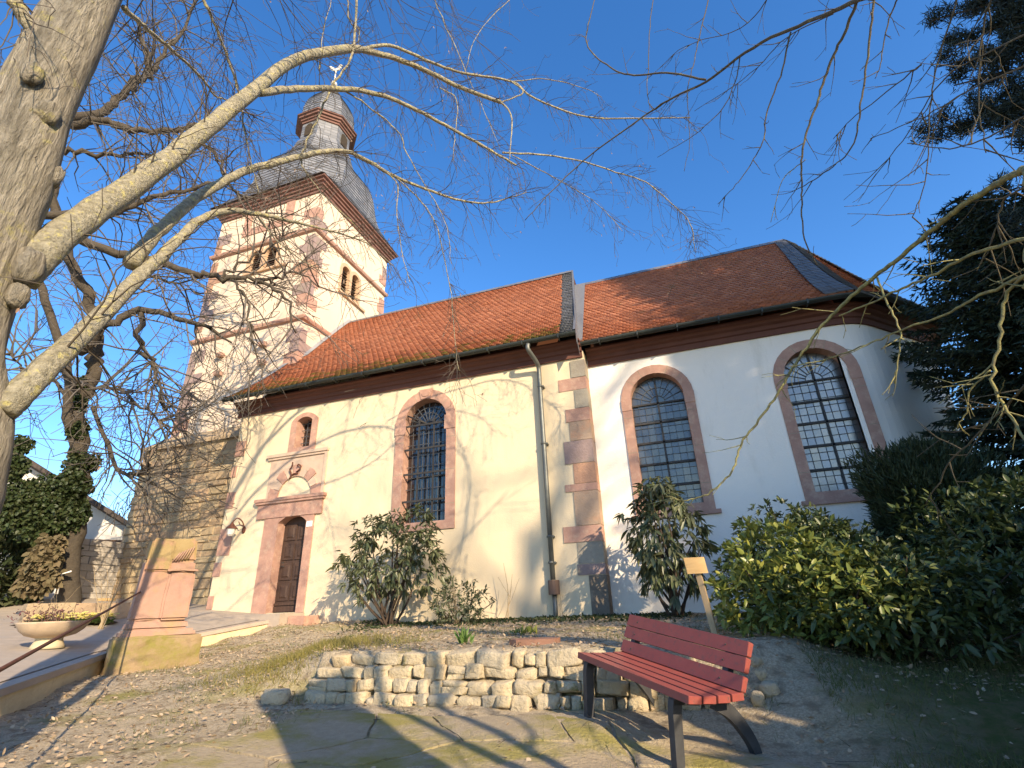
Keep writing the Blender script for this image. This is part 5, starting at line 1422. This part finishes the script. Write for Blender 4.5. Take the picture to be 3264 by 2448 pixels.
if tp:
    rng = np.random.default_rng(6)
    p = np.repeat(np.array([t_[0] for t_ in tp]), 2, 0)
    sb = leaves('seed_bracts', p, rng.normal(0, .4, p.shape) - (0, 0, .9), unit(rng, len(p)), rng.uniform(.03, .055, len(p)), .012, MT['pod'], ta); sb['kind'] = 'stuff'

# the tree reaching in from the right
tb = thing('ash_tree', 'bare tree outside the right edge with lichened twigs reaching across', 'tree', (3.6, 1.4, -.97))
lb, tw2 = MB(), MB(); rs = random.Random(47); BM = [0]
trunk = [(3.6, 1.4, -1.0), (3.62, 1.42, 1.0), (3.55, 1.5, 3.0), (3.4, 1.6, 5.0), (3.3, 1.7, 6.5)]
k = MB(); limb(k, trunk, .19, .10, 14); k.build('trunk', MT['bark'], tb)
def B_(lst, r0, r1, n_=12, Lr=(.12, .5), start=None, f0=.1, lv=1):
    pts = PX(lst)
    if start is not None: pts = [np.array(start)] + pts
    k0, k1 = len(lb.f), len(tw2.f)
    q = limb(lb, pts, r0 * .62, r1 * .8, 7, 6, .004, rs)
    fringe(tw2, q, .006, rs, int(n_ * .85), Lr, lv, -.02, f0, 1.6, thin=.0025, wob=.10)
    lb.mi[k0:] = [BM[0]] * (len(lb.f) - k0); tw2.mi[k1:] = [BM[0]] * (len(tw2.f) - k1)
    return q
B_([(1990, -90, 4.2), (1855, 0, 4.6), (1744, 48, 4.9), (1627, 103, 5.2), (1524, 176, 5.5), (1442, 217, 5.7), (1361, 272, 5.9), (1259, 349, 6.1), (1190, 415, 6.2), (1134, 476, 6.3)], .042, .007, 26, start=(3.4, 1.6, 5.0))
B_([(1524, 172, 5.5), (1440, 158, 5.6), (1358, 162, 5.7), (1310, 140, 5.75), (1270, 103, 5.8), (1268, 62, 5.8), (1284, 0, 5.8), (1290, -60, 5.8)], .024, .008, 14)
B_([(1890, -60, 4.6), (1851, 7, 4.7), (1822, 74, 4.8), (1790, 145, 4.9), (1766, 217, 4.95), (1745, 280, 5.0), (1733, 331, 5.0), (1731, 385, 5.05), (1732, 441, 5.05), (1737, 515, 5.1), (1766, 573, 5.1)], .026, .007, 12, (.15, .45))
B_([(1895, -60, 4.8), (1888, 0, 4.8), (1878, 90, 4.85), (1866, 184, 4.9), (1855, 255, 4.9), (1844, 312, 4.95), (1800, 360, 5.0), (1737, 402, 5.05)], .02, .006, 9, (.15, .45))
B_([(1708, 70, 5.0), (1690, 150, 5.05), (1656, 246, 5.1), (1650, 300, 5.15), (1623, 353, 5.2), (1590, 400, 5.2), (1550, 441, 5.25)], .016, .004, 8, (.1, .35))
B_([(1600, 118, 5.3), (1590, 170, 5.3), (1560, 235, 5.35), (1500, 290, 5.4), (1420, 340, 5.5)], .013, .004, 8, (.1, .35))
B_([(1540, -40, 5.6), (1515, 60, 5.6), (1500, 130, 5.6), (1485, 200, 5.6), (1490, 300, 5.6), (1478, 370, 5.6)], .014, .004, 8, (.1, .35))
B_([(1420, -50, 5.8), (1405, 40, 5.8), (1400, 150, 5.8), (1398, 200, 5.8), (1410, 235, 5.8), (1436, 222, 5.8)], .012, .006, 6, (.1, .3))
B_([(1960, -40, 4.8), (1920, 40, 4.9), (1905, 130, 4.9), (1890, 170, 4.9)], .013, .004, 5, (.1, .3))
BM[0] = 1
B_([(2300, 310, 3.4), (2212, 364, 3.7), (2150, 400, 3.9), (2090, 437, 4.0), (2034, 480, 4.2), (1950, 551, 4.4), (1902, 588, 4.5), (1840, 640, 4.6), (1775, 704, 4.7), (1735, 760, 4.75), (1703, 810, 4.8), (1684, 843, 4.8), (1640, 905, 4.85), (1602, 958, 4.9), (1585, 1010, 4.9), (1550, 1052, 4.95), (1507, 1075, 5.0), (1465, 1080, 5.0), (1435, 1064, 5.0)], .036, .006, 24, (.12, .4), start=(3.45, 1.6, 3.6))
B_([(2300, 500, 3.6), (2212, 517, 3.8), (2100, 550, 4.0), (2010, 595, 4.2), (1938, 628, 4.35), (1880, 655, 4.45), (1813, 682, 4.6)], .022, .008, 12, (.1, .35), start=(3.5, 1.6, 3.0))
B_([(2300, 550, 3.6), (2212, 594, 3.8), (2100, 648, 4.0), (2040, 680, 4.15), (1943, 714, 4.3), (1870, 745, 4.45), (1790, 775, 4.6), (1708, 791, 4.8)], .020, .005, 10, (.1, .3), start=(3.5, 1.6, 2.7))
B_([(1895, 600, 4.5), (1915, 650, 4.4), (1943, 714, 4.3), (1940, 780, 4.3), (1932, 829, 4.3)], .013, .005, 5, (.1, .25))
B_([(2260, 560, 3.6), (2177, 632, 3.8), (2160, 720, 3.8), (2144, 819, 3.8), (2170, 880, 3.8), (2212, 949, 3.7), (2260, 990, 3.6)], .016, .008, 10, (.1, .35))
B_([(2140, 800, 3.85), (2100, 840, 3.9), (2085, 900, 3.95), (2060, 930, 4.0)], .009, .004, 4, (.08, .2))
B_([(1740, 345, 5.0), (1690, 390, 5.1), (1665, 480, 5.1)], .008, .004, 3, (.08, .2))
BM[0] = 0
for lst in ([(2250, 60, 3.9), (2120, 120, 4.3), (2030, 180, 4.5), (1960, 290, 4.7), (1890, 380, 4.9)], [(2250, 130, 3.9), (2100, 190, 4.3), (2000, 250, 4.5), (1880, 300, 4.8)], [(2080, -40, 4.3), (2030, 120, 4.5), (2010, 230, 4.6), (2000, 380, 4.7), (1970, 470, 4.8)],
            [(2150, -40, 4.1), (2120, 90, 4.3), (2115, 240, 4.3), (2130, 330, 4.3)], [(2240, 230, 3.8), (2150, 290, 4.0), (2050, 320, 4.3), (1960, 310, 4.6)], [(1990, 140, 4.6), (1950, 170, 4.8), (1850, 250, 5.0), (1800, 300, 5.1)], [(2230, 400, 3.7), (2170, 430, 3.9), (2150, 500, 4.0), (2120, 570, 4.1)],
            [(1800, 30, 5.0), (1700, 80, 5.2), (1620, 160, 5.4), (1500, 240, 5.6)], [(1680, -30, 5.3), (1600, 60, 5.5), (1480, 100, 5.8), (1400, 170, 6.0)], [(2230, 820, 3.7), (2150, 900, 3.9), (2060, 990, 4.1), (2000, 1090, 4.3)]):
    B_(lst, .011, .004, 12, (.15, .55))
for i in range(4):
    a = rs.uniform(0, 6.28); sprout(tw2, (3.3, 1.7, rs.uniform(5, 6.5)), (math.cos(a) * .6, math.sin(a) * .6, .8), rs.uniform(2, 3.2), .04, 2, rs, .0, 6, .16, 1.5, thin=.004)
lb.build('limbs', [MT['twig_brown'], MT['twig_lichen_sunlit']], tb)
tw2.build('twigs', [MT['twig_brown'], MT['twig_lichen_sunlit']], tb)['kind'] = 'stuff'

# the old ivy clad trees at the left before the tower
rs = random.Random(91)
tcb = P(165, 1275, 17); tcb[2] = .3
tc = thing('plane_tree', 'old pollarded tree with ivy on its stem and dark knotty branches before the tower', 'tree', tuple(tcb))
k, lb, tw3 = MB(), MB(), MB()
limb(k, [tcb - (0, 0, .5)] + PX([(160, 1150, 17), (170, 1030, 17), (166, 880, 17), (185, 840, 17), (200, 800, 17), (208, 740, 17), (190, 640, 17), (150, 560, 17), (120, 450, 17), (110, 330, 17)]), .23, .11, 12, 6, .04, rs)
limb(k, PX([(175, 1000, 17), (150, 900, 16.8), (140, 780, 16.7), (100, 650, 16.7), (60, 520, 16.7), (20, 380, 16.7)]), .12, .08, 10, 5, .03, rs)
k.build('trunk', MT['bark_dark'], tc)
CB = [([(150, 262, 16.5), (236, 232, 16.3), (280, 185, 16), (323, 162, 15.8), (315, 110, 15.8), (300, 40, 15.8)], .17, .06),
      ([(150, 268, 16.5), (219, 266, 16), (303, 282, 15.5), (394, 277, 15.2), (440, 262, 15.2)], .16, .05),
      ([(90, 465, 16.5), (189, 464, 16), (270, 455, 15.8), (337, 421, 15.5), (421, 408, 15.4), (480, 395, 15.2)], .14, .05),
      ([(130, 500, 16), (250, 545, 15.5), (343, 567, 15), (414, 591, 14.6), (478, 602, 14.3), (551, 603, 14), (613, 643, 13.8), (640, 720, 13.8)], .17, .03),
      ([(478, 602, 14.3), (520, 570, 14.2), (580, 535, 14), (640, 500, 13.8)], .06, .02),
      ([(551, 603, 14), (590, 600, 13.9), (640, 590, 13.8), (690, 620, 13.6)], .07, .02),
      ([(500, 605, 14.2), (530, 650, 14), (540, 720, 14), (560, 790, 13.9)], .05, .015),
      ([(170, 760, 16.5), (214, 714, 16), (306, 674, 15.5), (398, 692, 15), (450, 705, 14.8), (500, 740, 14.5)], .17, .03),
      ([(303, 674, 15.5), (297, 741, 15.4), (331, 796, 15.3), (346, 842, 15.2), (352, 890, 15.2)], .10, .025),
      ([(130, 800, 16.5), (180, 830, 16), (260, 850, 15.6), (330, 900, 15.2), (380, 930, 15)], .08, .02),
      ([(200, 880, 17), (250, 1005, 16.5), (290, 1018, 16.2), (325, 1005, 16)], .07, .04),
      ([(280, 182, 16), (340, 130, 15.8), (400, 60, 15.6), (430, -40, 15.6)], .10, .04),
      ([(60, 520, 16.7), (30, 440, 16.7), (40, 330, 16.7), (10, 250, 16.7)], .09, .04),
      ([(210, 740, 16.5), (250, 640, 16), (300, 600, 15.6), (370, 610, 15.2), (440, 640, 14.8)], .09, .02),
      ([(430, 300, 15.2), (470, 340, 15), (500, 400, 14.8), (560, 470, 14.5), (600, 560, 14.2), (620, 600, 14.2)], .07, .02),
      ([(120, 330, 17), (180, 330, 16.8), (260, 340, 16.4), (340, 330, 16), (400, 350, 15.6)], .11, .03),
      ([(160, 880, 17), (120, 820, 17), (60, 800, 17.2), (20, 760, 17.2)], .07, .02)]
for lst, r0, r1 in CB:
    q = limb(lb, PX(lst), r0 * .8, r1 * .8, 8, 5, .05, rs)
    fringe(tw3, q, .026, rs, int((7 + 3.6 * len(lst)) * (.5 if lst[-1][2] < 14.9 else 1.15)), (.9, 2.8), 2, .045, .12, 1.7, thin=.0075, wob=.2)
lb.build('limbs', MT['bark_dark'], tc)
tw3.build('twigs', MT['twig_grey'], tc)['kind'] = 'stuff'
rng = np.random.default_rng(14)
iv = thing('ivy', 'dark glossy ivy climbing the old pollarded stem at the left', 'ivy', tuple(tcb))
ps = []
for (px, py, r, n_) in [(150, 1110, .75, 3000), (110, 1080, .95, 3200), (50, 1085, .9, 2600), (160, 1050, .7, 2400), (172, 1000, .5, 1700), (168, 930, .42, 1300), (168, 870, .36, 1000), (180, 830, .3, 600), (35, 1010, .5, 900), (50, 960, .35, 500), (205, 1000, .3, 250), (90, 1130, .8, 2000)]:
    c_ = P(px, py, 16.9); u = unit(rng, n_); ps.append(c_ + u * (.68 * r * rng.uniform(.5, 1, n_) * lump(u, px))[:, None] * np.array((.8, .8, 1.0)))
ps = np.concatenate(ps)
leaves('foliage', ps, unit(rng, len(ps)) + (0, -.3, -.5), unit(rng, len(ps)) + (.4, -.6, .3), rng.uniform(.06, .11, len(ps)), .07, MT['ivy'], iv)
iv2 = thing('ivy', 'brown half dry ivy on the foot of the pollarded stem', 'ivy', tuple(tcb + (0, 0, -.05)))
ps = []
for (px, py, r, n_) in [(95, 1210, .55, 1100), (88, 1245, .6, 900), (110, 1180, .4, 500)]:
    c_ = P(px, py, 16.4); u = unit(rng, n_); ps.append(c_ + u * (.72 * r * rng.uniform(.5, 1, n_) * lump(u, px))[:, None] * np.array((.8, .8, .9)))
ps = np.concatenate(ps)
leaves('foliage', ps, unit(rng, len(ps)) + (0, -.3, -.5), unit(rng, len(ps)) + (.4, -.6, .3), rng.uniform(.10, .17, len(ps)), .10, MT['ivy_dry'], iv2)

def far_tree(label, base, H, seed, n=26, m='twig_grey', r=.12, spread=.6, lvl=3, group=None, thin=.012, dens=1.2):
    rs_ = random.Random(seed); base = np.array(base, float)
    t = thing('bare_tree', label, 'tree', tuple(base), group)
    k = MB(); q = limb(k, [base, base + (rs_.uniform(-.2, .2), .1, H * .3), base + (rs_.uniform(-.3, .3), -.1, H * .62), base + (0, 0, H * .85)], r, r * .35, 9, 5, .02, rs_); k.build('trunk', MT['bark_dark'], t)
    k = MB()
    for i in range(n):
        f = rs_.uniform(.3, 1); p = q[int(f * (len(q) - 1))]; a = rs_.uniform(0, 6.28)
        sprout(k, p, (math.cos(a) * spread, math.sin(a) * spread, rs_.uniform(.4, 1)), H * rs_.uniform(.2, .4), r * .35, lvl, rs_, .0, 6, .15, dens, thin=thin)
    k.build('crown', MT[m], t)
    return t
q = P(262, 1200, 34); far_tree('faint bare tree far behind between the white house and the tower', (q[0], q[1], 0), 5.2, 5, 30, thin=.02)
far_tree('tall bare tree behind the viewer on the right, outside the picture', (24, -14, -1), 23, 6, 18, thin=.02, r=.28, dens=.5, spread=.3)
for i, (x, y) in enumerate(((2.6, -.21), (3.1, -.13))):
    far_tree(('slim bare sapling left of its twin behind the viewer', 'slim bare sapling right of its twin behind the viewer')[i], (x, y, -1), 6.5, 20 + i, 4, r=.065, lvl=2, thin=.006, m='twig')
pl_ = thing('shadow_block', 'thick unseen upright block behind the viewer, added to throw a broad shadow', 'pillar', (1.7, -.22, -1))  # made-up block, added out of view to cast the broad ground shadow
pe, pf_ = norm((.669, .743, 0)), norm((.743, -.669, 0))
pc = np.array((1.7, -.22, 0))
mb = MB(); mb.obox(pc - pe * .32 - pf_ * .15 + (0, 0, -1.1), pe * .78, pf_ * .34, (0, 0, 3.85)); mb.build('shaft', MT['coping'], pl_)
mb = MB(); mb.obox(pc - pe * .34 - pf_ * .17 + (0, 0, 2.75), pe * .82, pf_ * .38, (0, 0, .08)); mb.build('cap', MT['coping'], pl_)
needle_bush('added_shade_hedge', 'dense unseen hedge at the right, added to shade the grass', (6.7, 3.2, .4), (1.7, 2.0, 2.0), 16000, .2, .09, MT['yew'], 9, cat='hedge')  # these hedges are added out of view, sized to shade the right-hand ground
needle_bush('added_shade_hedge', 'middle unseen hedge between its two neighbours, added to shade the ground', (5.95, 1.95, .4), (1.2, 1.2, 1.7), 10000, .2, .09, MT['yew'], 11, cat='hedge')
needle_bush('added_shade_hedge', 'lowest unseen hedge nearest the viewer, added to shade the ground by the bench', (4.95, .40, .55), (.75, .75, 1.4), 8000, .2, .09, MT['yew'], 10, cat='hedge')
needle_bush('added_shade_hedge', 'tall unseen hedge beside the lowest one, added to shade the ground', (5.35, 1.42, .8), (.95, .95, 1.8), 11000, .2, .09, MT['yew'], 12, cat='hedge')

# ------------------------------------------------------------------ house and beds at the far left
hA = P(283, 1262, 23); hd_ = norm((-.60, -.80, 0)); hb = norm((-.80, .60, 0)); hA[2] = .3
hs = thing('outbuilding', 'white gabled outbuilding with a dark roof edge behind the ivy tree', 'building', tuple(hA))
def hp_(a, b, z): return hA + hd_ * a + hb * b + np.array((0, 0, z - .3))
EVE, PK, HW = 2.75, 5.5, 4.6
mb = MB()
mb.add([hp_(0, 0, -.2), hp_(2 * HW, 0, -.2), hp_(2 * HW, 0, EVE), hp_(HW, 0, PK), hp_(0, 0, EVE), hp_(0, 8, -.2), hp_(0, 8, EVE), hp_(HW, 8, PK), hp_(2 * HW, 8, EVE), hp_(2 * HW, 8, -.2)],
       [(0, 1, 2, 3, 4), (0, 4, 6, 5), (1, 9, 8, 2), (5, 6, 7, 8, 9)])
mb.build('wall', MT['white_wall'], hs)
mb = MB()
for s_ in (0, 1):
    a0, a1 = (-.5, HW) if s_ == 0 else (2 * HW + .5, HW)
    z0 = EVE - .3
    mb.add([hp_(a0, -.45, z0), hp_(a1, -.45, PK + .02), hp_(a1, 8.4, PK + .02), hp_(a0, 8.4, z0), hp_(a0, -.45, z0 + .16), hp_(a1, -.45, PK + .18), hp_(a1, 8.4, PK + .18), hp_(a0, 8.4, z0 + .16)],
           [(0, 1, 2, 3), (4, 7, 6, 5), (0, 4, 5, 1), (1, 5, 6, 2), (2, 6, 7, 3), (3, 7, 4, 0)])
mb.build('roof', MT['roof_dark'], hs)
mb = MB(); mb.obox(hp_(-.3, -.4, 2.42), hd_ * 5, -hb * -.4, np.array((0, 0, .16))); mb.build('timber_beam', MT['oak'], hs)
mb = MB(); mb.obox(hp_(3.0, -.06, .9), hd_ * 1.6, hb * .1, np.array((0, 0, 1.2))); mb.build('window', MT['glass_nave'], hs)
# stone yard wall below it
rr = random.Random(6)
w0, w1 = P(152, 1285, 19.5), P(275, 1268, 20.5); wv = w1 - w0; wv[2] = 0; Lw = np.linalg.norm(wv); wv /= Lw; wb = np.array((-wv[1], wv[0], 0))
z0 = .35
mb = MB(); z = z0 - .3
while z < z0 + 1.75:
    hh = rr.uniform(.14, .24); x = -.2
    while x < Lw + 1.5:
        wd = rr.uniform(.2, .5); p_ = rr.uniform(0, .04)
        o_ = np.array((w0[0], w0[1], 0)) + wv * x - wb * p_
        mb.obox(o_ + (0, 0, z + .006), wv * (wd - .012), wb * (.3 + p_), np.array((0, 0, hh - .012))); x += wd
    z += hh
tag(mb.build('yard_wall', mat('pale_rubble', (.50, .46, .40), (.38, .35, .30), scale=4, rough=.95, bump=.8, bscale=16, bdist=.03, island=[(.5, .46, .4), (.42, .38, .33), (.56, .52, .46)])), 'pale rubble yard wall left of the tower foot', 'wall')
b0, b1 = P(70, 1312, 14.2), P(262, 1296, 14.6)
bv = b1 - b0; bv[2] = 0; Lb = np.linalg.norm(bv); bv /= Lb; bbk = np.array((-bv[1], bv[0], 0))
mb = MB(); gz = float(path_z(b0[0], b0[1])) - .1; x = 0
while x < Lb:
    wd = rr.uniform(.35, .7); o_ = np.array((b0[0], b0[1], gz)) + bv * x + bbk * rr.uniform(.35, .4)
    mb.obox(o_, bv * (wd - .01), bbk * .25, np.array((0, 0, rr.uniform(.48, .54)))); x += wd
tag(mb.build('bed_wall', MT['rubble']), 'low brown stone wall holding the flower bed behind the bowl planter', 'wall')
mb = MB(); mb.add([tuple(np.array((b0[0], b0[1], 0)) + bv * a + bbk * b + (0, 0, gz + .13 + .03 * math.sin(a * 9 + b * 5))) for b in (-.15, .0, .2, .4) for a in np.linspace(-.2, Lb, 24)], [(r * 24 + i, r * 24 + i + 1, (r + 1) * 24 + i + 1, (r + 1) * 24 + i) for r in range(3) for i in range(23)])
struct(mb.build('flower_bed', MT['soil_and_dark']))
rng = np.random.default_rng(8)
prim = 'primroses flowering in the bed'
def flower(px, py, hd, i, n=1):
    c_ = P(px, py, hd); c_[2] = gz + .16
    t = thing('primrose', 'pale yellow primrose clump in the bed behind the bowl planter', 'flower', tuple(c_), prim)
    p = np.repeat(c_[None], 16, 0) + rng.normal(0, .03, (16, 3)); a = rng.uniform(0, 6.28, 16)
    leaves('foliage', p, np.stack([np.cos(a), np.sin(a), np.full(16, .5)], 1), np.tile((0, 0, 1.), (16, 1)), rng.uniform(.1, .17, 16), .05, MT['fresh_leaf'], t)
    q = c_ + rng.normal(0, .08, (9, 3)) * (1, 1, .4) + (0, 0, .11)
    p = np.repeat(q, 5, 0); a = np.tile(np.arange(5) * 1.2566, 9)
    pt_ = leaves('petals', p, np.stack([np.cos(a), np.sin(a), np.full(45, .25)], 1) + (.3, -.4, 0), np.tile((.4, -.5, .8), (45, 1)), .042, .04, MT['petal_yellow'], t, 0); pt_['kind'] = 'stuff'
for i, (px, hd) in enumerate([(140, 14.3), (150, 14.5), (160, 14.2), (172, 14.5), (180, 14.2), (190, 14.5), (198, 14.3), (206, 14.6), (214, 14.3), (222, 14.5), (232, 14.3), (88, 14.2), (98, 14.3), (246, 14.4)]):
    flower(px, 1318, hd, i)
c_ = P(112, 1318, 14.3); c_[2] = gz + .1
t = thing('heather_plant', 'low purplish heather between the primroses', 'plant', tuple(c_))
p = c_ + rng.normal(0, 1, (500, 3)) * (.28, .2, .10) + (0, 0, .12); leaves('foliage', p, unit(rng, 500) + (0, 0, .8), unit(rng, 500), .07, .022, MT['plum'], t)
rs = random.Random(12)
def dry_plant(name, label, base, hgt, n, lean, m='dead_stem', r=.007, lvl=1, sp=.3, cat='plant', thin=.003):
    t = thing(name, label, cat, tuple(base)); k = MB()
    for i in range(n): sprout(k, np.array(base) + np.array((rs.uniform(-.05, .05), rs.uniform(-.05, .05), -.03)), (rs.uniform(-sp, sp) + lean, rs.uniform(-sp, sp), 1), hgt * rs.uniform(.6, 1), r, lvl, rs, -.02, 5, .09, 1.4, thin=thin)
    k.build('stems', MT[m], t)
q = P(225, 1325, 13.6); q[2] = gz + .05; dry_plant('dry_shrub', 'leafless pale shrub at the corner of the tower foot', q, 1.5, 8, .05, r=.014)
q = P(128, 1312, 14.4); q[2] = gz + .05; dry_plant('dry_shrub', 'thin bare stalks in the middle of the flower bed', q, .8, 3, .05, r=.008)
k = MB(); a_, b_ = P(124, 1283, 16.5), P(133, 1240, 16.5); k.tube([a_, b_, b_ + (.15, .1, .06)], .018, 6); tag(k.build('white_post', MT['white']), 'thin white bent post before the yard wall', 'post')
k = MB(); a_, b_ = P(212, 1301, 14.0), P(246, 1296, 14.2); a_[2] = b_[2] = gz + .56; k.bar(a_, b_, .12, .05); tag(k.build('plank', MT['wood_new']), 'fresh yellow wooden plank lying on the low bed wall', 'plank')

# ------------------------------------------------------------------ small plants by the wall, litter, grass
q = onY(1093, 1341, 10.1); q[2] = float(h(q[0], q[1])); dry_plant('sapling', 'thin leafless sapling against the cream nave wall', q, 1.15, 2, .06, r=.011, cat='sapling')
q = onY(1215, 1338, 10.2); q[2] = float(h(q[0], q[1])); dry_plant('dry_stalk', 'short dry stalk at the foot of the downpipe', q, .55, 3, .02, r=.007)
q = onY(985, 1340, 9.2); q[2] = float(h(q[0], q[1])); dry_plant('dry_stalk', 'bundle of dry cane stalks in front of the small shrub', q, .75, 16, .03, r=.006, lvl=0, sp=.18)
q = P(1002, 1400, 6.1); q[2] = float(h(q[0], q[1]))
t = thing('bulb_plant', 'bright green tuft of broad bulb leaves above the dry stone wall', 'plant', tuple(q))
p = q + rng.normal(0, .03, (26, 3)) * (1, 1, .1); leaves('foliage', p, rng.normal(0, .45, (26, 3)) * (1, 1, 0) + (0, 0, 1), unit(rng, 26) * (1, 1, .1), rng.uniform(.12, .22, 26), .032, MT['fresh_leaf'], t, .1)
q = P(1130, 1372, 7.2); q[2] = float(h(q[0], q[1]))
t = thing('bulb_plant', 'yellowish low leaf tuft in the middle of the bed near the red slab', 'plant', tuple(q))
p = q + rng.normal(0, .09, (40, 3)) * (1, 1, .1); leaves('foliage', p, rng.normal(0, .6, (40, 3)) * (1, 1, 0) + (0, 0, .8), unit(rng, 40), rng.uniform(.08, .14, 40), .03, MT['laurel'], t, .1)
n = 2600
x = rng.uniform(-6.5, -.2, n); y = 10.35 - np.abs(rng.normal(0, .75, n)); kx = (y > 5.4); x, y = x[kx], y[kx]
p = np.stack([x, y, h(x, y) + .01], 1)
stuff(leaves('ground_cover', p, unit(rng, len(p)) * (1, 1, .3) + (0, 0, .5), unit(rng, len(p)) + (0, 0, .8), rng.uniform(.04, .10, len(p)), .035, MT['ivy'], None), 'low dark green ground cover along the foot of the nave wall', 'ground cover')
n = 27000
x = rng.uniform(-10, 3.6, n); y = rng.uniform(1.6, 10.3, n); kx = (x > edge_x(y) + .06) & (rng.uniform(0, 1, n) < np.where(y > 5.2, .75, np.where(x > .6, .35, .8)))
kx &= ~((x > -3.3) & (x < .5) & (y > 2.4) & (y < 4.8) & (rng.uniform(0, 1, n) < .9))
x, y = x[kx], y[kx]; p = np.stack([x, y, h(x, y) + .014], 1)
stuff(leaves('fallen_leaves', p, unit(rng, len(p)) * (1, 1, .25) + (0, 0, .06), unit(rng, len(p)) * .5 + (0, 0, .8), rng.uniform(.018, .052, len(p)), rng.uniform(.012, .034, len(p)), MT['litter'], None, -.05), 'dry brown leaves scattered over the lawn and bed', 'leaves')
n = 80000
x = np.concatenate([rng.uniform(.3, 4.0, n // 2), rng.uniform(-9, .5, n // 2)]); y = np.concatenate([rng.uniform(1.8, 6.5, n // 2), rng.uniform(1.8, 9.5, n // 2)])
cl_ = np.sin(x * 2.3 + 1) * np.sin(y * 2.9) + .5 * np.sin(x * 5 + y * 3)
kx = (x > edge_x(y) + .05) & (((x > .75) & (np.sin(x * 3.1 + y) + np.sin(y * 4.3 - x * 1.7) + 1.1 * (x - 1.2) > rng.uniform(-.6, .9, n))) | ((cl_ > .55) & (rng.uniform(0, 1, n) < .45))) & ~((x > -3.3) & (x < .5) & (y > 2.4) & (y < 4.85) & (rng.uniform(0, 1, n) < .8))
x, y = x[kx], y[kx]; p = np.stack([x, y, h(x, y) - .004], 1)
stuff(blades('grass', p, rng.normal(0, .5, p.shape) + (0, 0, 1), rng.uniform(.03, .085, len(p)), .005, MT['grass'], None, rng), 'short rough grass on the lawn', 'grass')
n = 5200
x = rng.normal(-4.5, .5, n); y = rng.normal(5.7, .55, n); kx = (y > 4.75) & ((x < -3.75) | (y > 5.2)); x, y = x[kx], y[kx]
p = np.stack([x, y, h(x, y) - .004], 1)
stuff(blades('grass', p, rng.normal(0, .6, p.shape) + (0, 0, 1), rng.uniform(.04, .12, len(p)), .006, mat('mossy_grass', (.22, .19, .045), (.15, .15, .04), scale=3, rough=.8, trans=.25, island=[(.16, .16, .04), (.26, .22, .06), (.30, .24, .10)]), None, rng), 'olive mossy grass at the left end of the dry stone wall', 'grass')
c = P(12, 1225, 19.0); needle_bush('evergreen_shrub', 'dark evergreen shrub at the far left before the white outbuilding', (c[0], c[1], 1.5), (1.1, 1.1, 1.3), 5000, .2, .09, MT['yew'], 31)
n = 900
x = rng.uniform(-9, 3.0, n); y = rng.uniform(2.0, 9.8, n); kx = x > edge_x(y) + .1; x, y = x[kx], y[kx]
p = np.stack([x, y, h(x, y) + .012], 1)
stuff(blades('fallen_twigs', p, unit(rng, len(p)) * (1, 1, .08), rng.uniform(.05, .22, len(p)), .006, MT['twig_brown'], None, rng), 'thin dry twigs lying on the lawn', 'twigs')
